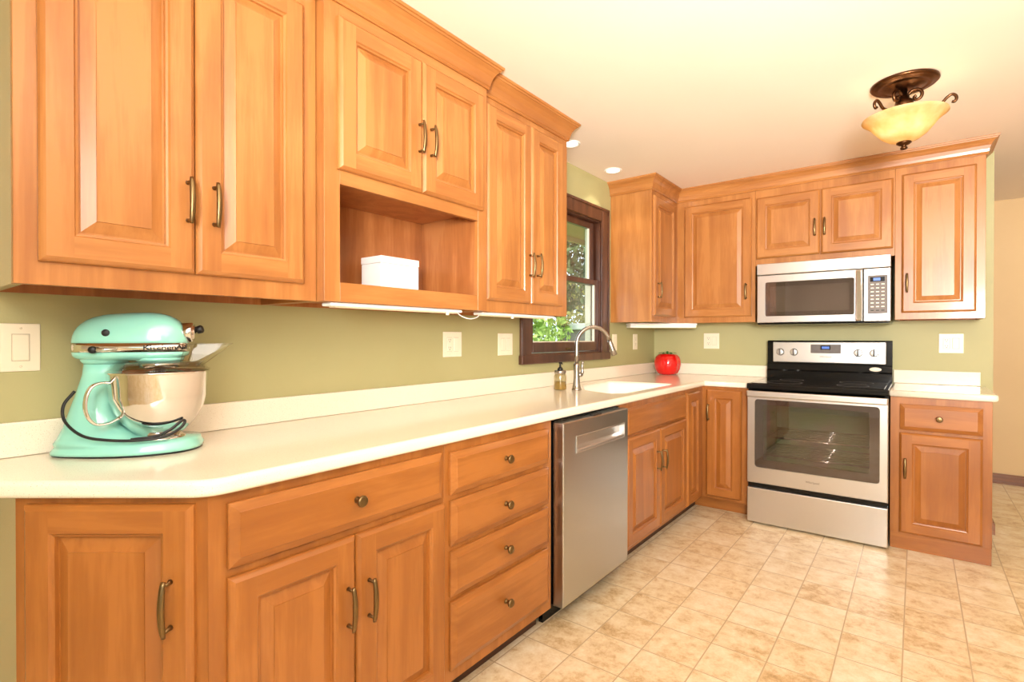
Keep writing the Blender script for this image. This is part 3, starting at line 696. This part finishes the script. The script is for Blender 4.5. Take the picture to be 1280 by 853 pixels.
# --- microwave
MY = -.431; MZ = 1.3075; MH = .420
r = thing('microwave', 'stainless steel over-the-range microwave with dark window', 'microwave', (.928, MY, MZ))
w = .756
mb = MB(); mb.box(.001, w-.001, .030, .428, .010, MH-.0005, BLACK, .003); mb.box(.004, w-.004, .004, .428, 0, .0098, BLACK, .002); mb.build('body', r)
mb = MB(); mb.box(0, w, -.004, .0295, .342, MH-.001, STEEL, .004, 2); vg = mb.build('vent_grille', r)
put('logo', text_mesh('Whirlpool', .021, .0003, WHITE, Matrix.Translation((.375, -.0048, .385)) @ Matrix.Rotation(PI/2, 4, 'X')), vg)
mb = MB(); wx0, wx1, wz0, wz1 = .052, .570, .056, .290
frame_plate(mb, 0, .615, .011, .339, round_poly([(wx0, wz0), (wx1, wz0), (wx1, wz1), (wx0, wz1)], .012, 5), 0, STEEL, .0295)
dr = mb.build('door', r)
rw = round_poly([(wx0, wz0), (wx1, wz0), (wx1, wz1), (wx0, wz1)], .012, 5)
mb = MB(); mb.loft([[(p[0], .003, p[1]) for p in rw], [(p[0], .008, p[1]) for p in rw]], OVENG, True, False); tag(mb.build('window_pane', dr), 'dark microwave window')
mb = MB(); ib = round_poly([(wx0+.028, wz0+.03), (wx1-.028, wz0+.03), (wx1-.028, wz1-.03), (wx0+.028, wz1-.03)], .006, 5)
A = [mb.bm.verts.new((p[0], .010, p[1])) for p in rw]; B = [mb.bm.verts.new((p[0], .010, p[1])) for p in ib]
for k in range(len(A)): mb.face([A[k], A[(k+1) % len(A)], B[(k+1) % len(B)], B[k]], GREYP)
mb.poly([(p[0], .026, p[1]) for p in rw], MWC); mb.build('window_border', dr)
mb = MB(); mb.box(.578, .612, -.030, -.016, .016, .334, CHROME, .006, 3)
for z in (.02, .30): mb.box(.586, .604, -.017, .001, z, z+.03, STEEL, .002)
mb.build('handle', dr)
mb = MB(); mb.box(.618, w, 0, .0295, .011, .339, STEEL, .004, 2); cp = mb.build('control_panel', r)
mb = MB(); mb.box(.640, .741, -.002, .0, .058, .296, GREYP, .0008); kp = mb.build('keypad', cp)
mb = MB(); mb.box(.652, .726, -.0032, -.0021, .256, .284, LCDK); mb.box(.668, .704, -.0036, -.0033, .261, .279, LCD); mb.build('display', cp)
mb = MB()
for k in range(8):
    for c in range(3): x = .655+c*.027; z = .236-.023*k; mb.box(x, x+.016, -.0027, -.0021, z, z+.006, WHITEP if k < 7 else BLACKP)
mb.build('keys', cp)

# --- wall plates
def plate(label, loc, rz, w, kinds, z0=1.121, z1=1.245):
    r = thing('wall_plate', label, 'wall plate', (loc[0], loc[1], z0), rz)
    h = z1-z0; mb = MB(); mb.box(0, w, -.005, -.0004, 0, h, WHITEP, .002, 2); mb.build('cover', r)
    n = len(kinds); pitch = .046 if n > 1 else 0
    for i, k in enumerate(kinds):
        x = w/2+(i-(n-1)/2)*pitch; z = h/2
        mb = MB()
        if k == 's':
            mb.box(x-.0175, x+.0175, -.0056, -.0051, z-.035, z+.035, SHADOW); mb.box(x-.016, x+.016, -.008, -.0052, z-.0335, z+.0335, WHITEP, .0015); mb.build('rocker_switch', r)
        else:
            mb.box(x-.0175, x+.0175, -.0056, -.0051, z-.035, z+.035, SHADOW); mb.box(x-.016, x+.016, -.007, -.0052, z-.0335, z+.0335, WHITEP, .001)
            for zz in (-.019, .019):
                for xx in (-.006, .006): mb.box(x+xx-.0011, x+xx+.0011, -.0073, -.0069, z+zz, z+zz+.008, BLACKP)
                mb.lathe([(.0026, 0), (.0026, .0004)], BLACKP, 10, Matrix.Translation((x, -.0069, z+zz-.006)) @ Matrix.Rotation(PI/2, 4, 'X'))
            mb.build('outlet', r)
    for i in range(n):
        x = w/2+(i-(n-1)/2)*pitch
        for z in (.012, h-.012): MB().lathe([(.003, 0), (.003, .0008), (0, .001)], WHITEP, 10, Matrix.Translation((x, -.005, z)) @ Matrix.Rotation(PI/2, 4, 'X')).build('screw', r)
plate('almond single rocker switch plate on the green wall left of the mixer', (0, -4.105), RL, .076, 's', 1.129, 1.251)
plate('almond plate with outlet and rocker switch on the wall between mixer and window', (0, -2.567), RL, .128, 'os', 1.121, 1.244)
plate('almond double rocker switch plate beside the left edge of the window', (0, -2.150), RL, .128, 'ss', 1.118, 1.239)
plate('narrow almond plate just right of the window behind the faucet', (0, -.795), RL, .072, 's', 1.119, 1.242)
plate('narrow almond plate on the window wall left of the red tomato', (0, -.432), RL, .078, 'o', 1.120, 1.245)
plate('almond outlet and switch plate on the back wall between tomato and range', (.428, 0), 0, .122, 'os', 1.127, 1.252)
plate('almond outlet and rocker switch plate on the back wall right of the range', (1.923, 0), 0, .122, 'os', 1.118, 1.242)

# --- stand mixer (local frame: +x towards the beater end, -y towards the camera)
MA = math.radians(56.0)
r = thing('stand_mixer', 'aqua stand mixer with polished steel bowl on the left end of the worktop', 'mixer', (.150, -3.874, .9145), MA)
def sup(tc, a, b, z, e=2.5, n=48, dy=0):
    out = []
    for k in range(n):
        th = 2*PI*k/n; c, s = math.cos(th), math.sin(th)
        out.append((tc+a*abs(c)**(2/e)*(1 if c >= 0 else -1), dy+b*abs(s)**(2/e)*(1 if s >= 0 else -1), z))
    return out
def foot(z, g=0.0):
    out = []
    for k in range(48):
        th = 2*PI*k/48; c, s = math.cos(th), math.sin(th); x = (.170-g)*abs(c)**(2/2.6)*(1 if c >= 0 else -1)
        u = min(1, max(0, (x+.17)/.22)); u = u*u*(3-2*u); wid = .070+.038*u
        out.append((x-.002, (wid-g)*abs(s)**(2/2.6)*(1 if s >= 0 else -1), .0 + z*(.72+.28*u)))
    return out
mb = MB(); mb.loft([foot(.0002, .004), foot(.005, .004)], BLACKP)
tag(mb.build('rubber_foot', r), 'thin dark foot under the base')
mb = MB()
mb.loft([foot(.0052), foot(.014), foot(.024, .006), foot(.031, .008), sup(-.040, .122, .082, .0335), sup(-.064, .092, .062, .044), sup(-.080, .064, .050, .072), sup(-.083, .049, .041, .112),
         sup(-.076, .041, .037, .16), sup(-.064, .040, .036, .205), sup(-.058, .043, .038, .232)], AQUA)
mb.build('pedestal', r)
mb = MB(); mb.lathe([(.060, .024), (.060, .034), (.052, .037), (.0, .037)], CHROME, 36, Matrix.Translation((.066, 0, 0))); mb.build('bowl_clamp', r)
def plan(th, s=1.0, dx=0):
    c, sn = math.cos(th), math.sin(th); x = .130*abs(c)**(2/3.0)*(1 if c >= 0 else -1)
    return (.005+dx+x*s, .060*abs(sn)**(2/2.9)*(1 if sn >= 0 else -1)*s)
N = 56; ths = [2*PI*k/N for k in range(N)]
mb = MB(); loops = []
loops.append([(*plan(t_), .286) for t_ in ths])
for s in (1.004, 1.0, .985, .955, .91, .85, .77, .66, .52, .36, .18, .06):
    hh = .080*(1-min(1, s)**3.4)**(1/2.1) if s < 1 else (.0 if s > 1 else .004)
    lp = []
    for t_ in ths:
        x, y = plan(t_, min(s, 1.0)); lp.append((x, y, .2865+hh*(1+.10*(x/.14))+(0 if s < 1 else .002*(s == 1.0))))
    loops.append(lp)
mb.loft(loops[1:], AQUA); mb.build('motor_head', r)
mb = MB(); mb.loft([[(*plan(t_, 1.004), z) for t_ in ths] for z in (.2635, .2865)], CHROME); band = tag(mb.build('trim_band', r), 'polished steel band round the head')
mb = MB()
def lowp(t_, s, z, dx=0): x, y = plan(t_, s, dx); return (x, y, z)
mb.loft([[lowp(t_, 1.0, .263) for t_ in ths], [lowp(t_, .985, .254) for t_ in ths], [lowp(t_, .93, .248, -.002) for t_ in ths], [lowp(t_, .80, .243, -.004) for t_ in ths], [lowp(t_, .5, .240, -.02) for t_ in ths]], AQUA)
mb.loft([sup(-.054, .056, .046, .247), sup(-.056, .050, .042, .238), sup(-.058, .043, .039, .2325)], AQUA)
mb.lathe([(.058, .2475), (.056, .240), (.050, .236)], AQUA, 36, Matrix.Translation((.066, 0, 0)))
mb.build('lower_head', r)
mb = MB(); mb.lathe([(.047, .2358), (.047, .222), (.040, .219), (.012, .218), (.012, .150)], CHROME, 36, Matrix.Translation((.066, 0, 0))); mb.build('planetary_hub', r)
mb = MB(); mxx = Matrix.Translation((.128, 0, .315)) @ Matrix.Rotation(PI/2, 4, 'Y')
mb.lathe([(.026, -.012), (.027, .016), (.024, .020), (.021, .018), (.019, .018), (.017, .022), (.008, .024), (0, .024)], CHROME, 32, mxx); hub = mb.build('attachment_hub', r)
mb = MB(); mb.lathe([(.005, 0), (.005, .012), (.0105, .014), (.0115, .026), (.008, .030), (0, .0305)], BLACKP, 20, Matrix.Translation((.138, .018, .317)) @ Matrix.Rotation(math.radians(72), 4, 'Y')); mb.build('hub_knob', r)
mb = MB(); mb.lathe([(.009, 0), (.009, .002), (.006, .003), (0, .003)], BLACKP, 20, Matrix.Translation((-.035, -.0575, .313)) @ Matrix.Rotation(PI/2, 4, 'X')); mb.build('hinge_cap', r)
mb = MB()
mb.lathe([(.009, 0), (.009, .010), (.006, .013), (0, .013)], BLACKP, 20, Matrix.Translation((-.060, -.0595, .270)) @ Matrix.Rotation(PI/2, 4, 'X'))
mb.tube([(-.060, -.066, .270), (-.035, -.066, .271), (-.010, -.063, .271)], [.006, .0035, .003], CHROME, 10)
mb.build('speed_lever', r)
# lettering along the band
arc = []; prev = None; acc = 0
for k in range(600):
    t_ = -PI/2+.0-.35+k/599*(PI*.75); x, y = plan(t_, 1.005)
    if prev: acc += math.hypot(x-prev[0], y-prev[1])
    arc.append((acc, x, y)); prev = (x, y)
def at_len(s):
    for a_, b_ in zip(arc, arc[1:]):
        if b_[0] >= s: return Vector((b_[1], b_[2])), Vector((b_[1]-a_[1], b_[2]-a_[2])).normalized()
    return Vector(arc[-1][1:]), Vector((0, 1))
s0 = next(a_[0] for a_ in arc if a_[1] > .046); bml = MB()
s = s0; wid = {'K': .0140, 'i': .0065, 't': .0085, 'c': .0110, 'h': .0115, 'e': .0110, 'n': .0115, 'A': .0135, 'd': .0115}
for ch in 'KitchenAid':
    c = s+wid[ch]/2; p, tn = at_len(c); s += wid[ch]; nr = Vector((tn.y, -tn.x))
    mxl = Matrix(((tn.x, 0, nr.x, p.x+nr.x*.0012), (tn.y, 0, nr.y, p.y+nr.y*.0012), (0, 1, 0, .2745), (0, 0, 0, 1)))
    me = text_mesh(ch, .0195, .0006, BLACKP, mxl @ Matrix.Diagonal((1.25, 1, 1, 1))); bml.bm.from_mesh(me); bpy.data.meshes.remove(me)
bml.mi(BLACKP); bml.build('lettering', band, fix=False)
# bowl
mb = MB(); Tb = Matrix.Translation((.066, 0, 0))
mb.lathe([(0, .0375), (.045, .0375), (.047, .041), (.062, .052), (.082, .074), (.100, .105), (.111, .145), (.1155, .205), (.118, .209), (.117, .212), (.1135, .210), (.108, .15), (.097, .107), (.08, .078), (.06, .057), (.0, .05)], CHROME, 64, Tb)
bowl = mb.build('mixing_bowl', r)
mb = MB(); dh = Vector((-.80, -.60, 0)); ctr = Vector((.066, 0, 0))
hp = [ctr+dh*q+Vector((0, 0, z)) for q, z in ((.109, .185), (.132, .187), (.150, .178), (.160, .155), (.162, .125), (.155, .100), (.140, .084), (.116, .084), (.094, .094))]
mb.tube(catmull(hp, 5), .0042, CHROME, 10, 2.4, up=(0, 0, 1)); mb.build('handle', bowl)
mb = MB()
mb.lathe([(.119, .2135), (.121, .215), (.114, .218), (.104, .230), (.094, .236), (.062, .2375), (.058, .2345), (.092, .233), (.101, .227), (.107, .2165)], CLEAR, 56, Tb, False, False)
mb.build('pouring_shield', r)
mb = MB()
a0, b0, a1, b1 = (.150, .036), (.150, -.036), (.205, .060), (.205, -.060)
i0 = [(.135, .030, .225), (.135, -.030, .225), (.205, -.058, .278), (.205, .058, .278)]
A = [(.120, -.034, .222), (.160, -.030, .222), (.232, -.062, .284), (.140, -.048, .284)]; Bq = [(p[0], -p[1], p[2]) for p in A]
mb.poly(A, CLEAR); mb.poly(Bq, CLEAR); mb.poly([A[1], Bq[1], Bq[2], A[2]], CLEAR)
for P_ in (A, Bq): mb.tube([P_[0], P_[3], P_[2], P_[1]], .0011, CLEAR, 6)
mb.tube([A[2], Bq[2]], .0014, CLEAR, 6)
mb.build('pouring_chute', r, fix=False)
mb = MB()
cp_ = [(-.135, .060, .030), (-.185, .050, .060), (-.200, .005, .052), (-.178, -.015, .010)]
def wl(x, y, z): dx, dy = x-.150, y+3.874; return (dx*math.cos(MA)+dy*math.sin(MA), -dx*math.sin(MA)+dy*math.cos(MA), z)
mb.tube(catmull([wl(.055, -3.930, .050), wl(.043, -3.955, .050), wl(.036, -3.980, .044), wl(.036, -3.998, .032), wl(.046, -4.008, .016), wl(.062, -4.000, .006)], 6), .0034, BLACKP, 8)
mb.tube(catmull([(-.108, -.038, .165), (-.128, -.047, .130), (-.118, -.064, .092), (-.075, -.085, .058), (-.020, -.097, .046), (.045, -.101, .042), (.100, -.090, .046), (.130, -.070, .062), (.140, -.058, .078), (.134, -.062, .082), (.112, -.078, .062), (.080, -.090, .048), (.030, -.094, .044)], 6), .0036, BLACKP, 8)
tag(mb.build('cord', r), 'black power cord wrapped round the base')

_rt = Matrix.Rotation(MA, 4, 'Z')
for o in r.children_recursive: o.data.transform(_rt)
r.rotation_euler = (0, 0, 0)
# --- white box in the niche
r = thing('storage_box', 'white lidded box standing in the open niche of the wall cabinet', 'box', (.078, -3.090, 1.3635))
mb = MB(); mb.box(0, .122, 0, .190, .0, .138, WHITE, .003, 2); mb.build('box_body', r)
mb = MB(); mb.box(-.0015, .1235, -.0015, .1915, .1385, .166, WHITE, .003, 2); mb.build('lid', r)

# --- faucet
r = thing('faucet', 'brushed nickel gooseneck faucet with pull-down spray head at the sink', 'faucet', (.265, -1.757, .9145), math.radians(45))
mb = MB(); mb.lathe([(.029, .0002), (.030, .004), (.025, .010), (.021, .03), (.0175, .07), (.0165, .12), (.0175, .135), (.0165, .15), (.0125, .155)], NICKEL, 28)
mb.build('body', r)
mb = MB(); pts = [(0, 0, .154), (0, 0, .20), (0, 0, .25)]
for k in range(1, 13): a_ = PI-PI*k/12*.93; pts.append((.098+.098*math.cos(a_), 0, .265+.098*math.sin(a_)))
mb.tube(pts, .0115, NICKEL, 14, up=(0, 1, 0)); mb.build('spout', r)
mb = MB(); p0 = Vector(pts[-1]); dr_ = (Vector(pts[-1])-Vector(pts[-2])).normalized()
mb.tube([p0, p0+dr_*.012, p0+dr_*.018, p0+dr_*.055, p0+dr_*.088, p0+dr_*.092], [.0125, .0125, .0138, .0155, .0185, .016], NICKEL, 16, up=(0, 1, 0)); mb.build('spray_head', r)
mb = MB(); mb.tube([(.0, .012, .085), (.0, .034, .088)], .0135, NICKEL, 14); mb.tube(catmull([(.0, .034, .085), (.0, .042, .105), (.0, .040, .135), (.004, .043, .165)], 4), [.010]*5+[.0085]*4+[.0075]*4, NICKEL, 12); bmesh.ops.rotate(mb.bm, verts=mb.bm.verts, cent=(0, 0, 0), matrix=Matrix.Rotation(math.radians(-66), 3, 'Z')); mb.build('lever_handle', r)
# --- soap dispenser
r = thing('soap_dispenser', 'glass jar soap dispenser with black pump, left of the faucet', 'soap dispenser', (.183, -1.803, .9145))
mb = MB(); mb.lathe([(0, .0002), (.034, .0002), (.037, .004), (.037, .078), (.034, .088), (.030, .093), (.0285, .093), (.0325, .086), (.0355, .077), (.0355, .006), (.033, .0035), (0, .0035)], SOAPG, 32); jar = mb.build('jar', r)
mb = MB(); mb.lathe([(0, .0042), (.0335, .0042), (.0348, .007), (.0348, .048), (0, .048)], SOAP, 32); tag(mb.build('liquid_soap', r), 'amber liquid soap')
mb = MB(); mb.lathe([(.033, .0935), (.034, .095), (.034, .110), (.031, .113), (.010, .113)], NICKEL, 32); mb.build('lid', r)
mb = MB(); mb.lathe([(.016, .1135), (.016, .122), (.010, .130), (.006, .132), (.005, .150), (.0085, .152), (.0085, .159), (0, .160)], BLACKP, 20); mb.tube([(0, 0, .156), (.022, -.020, .157), (.030, -.027, .151)], [.005, .0042, .0035], BLACKP, 10); mb.build('pump', r)
# --- tomato jar
r = thing('tomato_jar', 'glossy red ceramic tomato cookie jar in the corner of the worktop', 'jar', (.195, -.195, .9145))
mb = MB(); loops = []
prof = [(.045, .0003), (.060, .001), (.082, .012), (.100, .040), (.108, .075), (.106, .105), (.095, .132), (.074, .150), (.048, .156), (.026, .150), (.012, .146)]
for q, z in prof:
    lp = []
    for k in range(96):
        a_ = 2*PI*k/96; lob = abs(math.sin(a_*2.5+.5)); amp = .055*min(1, q/.06); rr = q*(1-amp*(1-lob)**3); lp.append((rr*math.cos(a_), rr*math.sin(a_), z*1.1))
    loops.append(lp)
mb.loft(loops, RED); mb.build('tomato_body', r)
mb = MB(); mb.lathe([(.010, .160), (.008, .180), (.009, .190), (0, .191)], LEAFG, 12)
for k in range(6):
    a_ = 2*PI*k/6+.3; c, s_ = math.cos(a_), math.sin(a_); A = []
    for q, wd, z in ((.004, .008, .180), (.024, .013, .178), (.048, .009, .178), (.070, .001, .172)): A.append(((q*c-wd*s_, q*s_+wd*c, z), (q*c, q*s_, z+.004), (q*c+wd*s_, q*s_-wd*c, z)))
    for P0, P1 in zip(A, A[1:]):
        for j in (0, 1): mb.poly([P0[j], P0[j+1], P1[j+1], P1[j]], LEAFG, True)
mb.build('stem_leaves', r, fix=False)

# --- ceiling fixture
LX, LY = 1.760, -1.415
r = thing('ceiling_light', 'bronze semi-flush ceiling light with amber glass bowl', 'light', (LX, LY, ZC))
mb = MB(); mb.lathe([(.126, -.0004), (.127, -.008), (.120, -.015), (.112, -.013), (.104, -.019), (.092, -.021), (.086, -.018), (.074, -.024), (.055, -.030), (.040, -.033), (.022, -.034)], BRONZE, 56); mb.build('canopy', r)
mb = MB(); mb.lathe([(.013, -.034), (.011, -.060), (.020, -.066), (.020, -.074), (.034, -.084), (.036, -.112), (.030, -.120), (.012, -.126), (.0085, -.26)], BRONZE, 24)
for k in range(3):
    a_ = 2*PI*k/3-.08; c, s_ = math.cos(a_), math.sin(a_)
    sc = [(q*c, q*s_, z) for q, z in ((.030, -.105), (.055, -.122), (.095, -.134), (.128, -.132), (.148, -.112), (.164, -.103), (.176, -.110), (.180, -.124), (.174, -.136), (.165, -.134))]
    mb.tube(catmull(sc, 4), .0062, BRONZE, 8)
    s2 = [(q*c, q*s_, z) for q, z in ((.014, -.060), (.030, -.044), (.052, -.046), (.064, -.064), (.058, -.084), (.042, -.088), (.036, -.076), (.044, -.070))]
    mb.tube(catmull(s2, 4), .0070, BRONZE, 8)
mb.build('scroll_frame', r)
mb = MB(); prof = [(.012, -.266), (.030, -.265), (.058, -.256), (.085, -.236), (.108, -.208), (.128, -.182), (.146, -.166), (.160, -.156)]
mb.lathe(prof+[(.159, -.1525)]+[(q-.004 if q > .02 else q, z+.0035) for q, z in prof[::-1]], ALAB, 56, None, False, False); mb.build('glass_bowl', r)
mb = MB(); mb.lathe([(.028, -.2675), (.029, -.272), (.020, -.279), (.010, -.283), (.010, -.287), (.014, -.292), (.012, -.299), (0, -.302)], BRONZE, 24); mb.build('finial', r)
bulb = emit('warm_bulb', (255, 226, 170), 9)
for c, s_ in ((-.75, -.45), (.72, .5)):
    mx_ = Matrix.Translation((c*.062, s_*.062, -.165)); MB().lathe([(0, -.03), (.014, -.027), (.022, -.012), (.020, .004), (.010, .022), (.0095, .034), (0, .034)], bulb, 16, mx_).build('bulb', r)
for c, s_ in ((-.75, -.45), (.72, .5)): lamp('POINT', 'light_bulb', (LX+c*.062, LY+s_*.062, ZC-.165), None, .9, (1.0, .86, .68), .03)
# --- recessed lights
for lab, x, y in (('small recessed ceiling light over the sink, next to the corner cabinet', .160, -1.100), ('small recessed ceiling light half hidden behind the crown moulding', .185, -1.700)):
    r = thing('recessed_light', lab, 'light', (x, y, ZC))
    mb = MB(); mb.lathe([(.060, -.0004), (.060, -.004), (.054, -.006), (.046, -.004), (.044, -.0008)], WHITE, 36, None, False, False); mb.build('trim_ring', r)
    mb = MB(); mb.lathe([(.0435, -.0008), (.036, -.0020), (0, -.0022)], RECESS, 28, None, False, False); mb.build('bulb', r)
    lamp('SPOT', 'light_recessed', (x, y, ZC-.03), (x, y, 0), 5, WARM, .04).data.spot_size = math.radians(100)

# ---------------------------------------------------------------- outside
GRASS = mat('lawn', (96, 130, 52), .9); noise_col(GRASS, 3, [(.3, (80, 112, 42)), (.7, (118, 148, 66))], detail=8)
mb = MB(); mb.box(-60, 40, -40, 60, -.35, -.25, GRASS); struct('ground', mb)
ROOF = mat('grey_shingle', (112, 108, 106), .9); noise_col(ROOF, 20, [(.3, (102, 98, 96)), (.7, (122, 118, 116))])
SIDE = mat('white_siding', (232, 230, 224), .7); noise_col(SIDE, 4, [(.3, (229, 227, 221)), (.7, (235, 233, 228))])
BARK = mat('bark', (84, 66, 48), .9); noise_col(BARK, 9, [(.3, (70, 54, 40)), (.7, (98, 78, 58))])
def leafmat(name, a, b, c):
    m = mat(name, b, .7); noise_col(m, 1.6, [(.3, a), (.5, b), (.7, c)], detail=6); return m
def tree(name, label, x, y, h, rad, zc, zr, m, seed, n=2600, size=.16, group=None):
    rng = random.Random(seed); r = thing(name, label, 'tree', (x, y, -.25), 0, group)
    mb = MB(); mb.tube([(0, 0, 0), (.05, 0, h*.4), (0, .05, zc)], [.16, .12, .06], BARK, 10); mb.build('trunk', r)
    mb = MB()
    for _ in range(n):
        u = rng.uniform(-1, 1); a_ = rng.uniform(0, 2*PI); q = rng.random()**.4; s_ = math.sqrt(1-u*u)
        k = 1+.25*math.sin(a_*3+u*4+seed)
        p = Vector((rad*q*s_*math.cos(a_)*k, rad*q*s_*math.sin(a_)*k, zc+zr*q*u))
        e = Euler((rng.uniform(0, 6.3), rng.uniform(0, 6.3), rng.uniform(0, 6.3))).to_matrix(); z_ = size*rng.uniform(.6, 1.4)
        mb.poly([p+e @ Vector(v)*z_ for v in ((-.5, 0, 0), (0, -.25, .06), (.5, 0, 0), (0, .25, .06))], m)
    mb.build('foliage', r, fix=False)
LT = leafmat('bright_leaves', (120, 150, 60), (156, 180, 84), (190, 206, 120)); DK = leafmat('dark_leaves', (46, 66, 36), (72, 96, 52), (106, 128, 76)); YL = leafmat('yellow_green_leaves', (120, 130, 52), (160, 160, 76), (196, 190, 110))
tree('shrub', 'bright green shrub outside the lower window, at left', -5.0, 5.1, 2.0, .9, 1.25, 1.15, LT, 3, 2600, .14)
tree('garden_tree', 'dark green tree beyond the upper window', -9.0, 12.6, 6.0, 2.3, 4.6, 2.4, DK, 5, 3600, .26)
tree('garden_tree', 'yellow-green tree behind the neighbouring white building', -12.0, 19.6, 4.0, 2.2, 3.2, 1.7, YL, 9, 2600, .26)
tree('garden_tree', 'leafy green tree outside, left of the low white building', -10.0, 6.6, 5.0, 2.5, 3.3, 2.6, DK, 12, 3000, .26)
r = thing('neighbour_building', 'low white building with grey wall seen through the lower window', 'building', (-7.0, 15.0, -.25), math.radians(31))
mb = MB(); mb.box(-3.0, 2.6, 0, 3, 0, 1.78, ROOF); mb.build('lower_wall', r)
mb = MB(); mb.box(-2.6, 2.7, -.15, 3.1, 1.785, 2.04, SIDE, .03); mb.build('fascia', r)
EAVE = mat('beige_soffit', (206, 180, 158), .7); noise_col(EAVE, 4, [(.3, (202, 176, 154)), (.7, (210, 184, 162))])
mb = MB(); mb.box(-.75, -.125, -5.0, 1.2, 2.16, 2.20, EAVE); mb.box(-.78, -.751, -5.0, 1.2, 2.12, 2.34, EAVE); struct('trim_eave', mb)
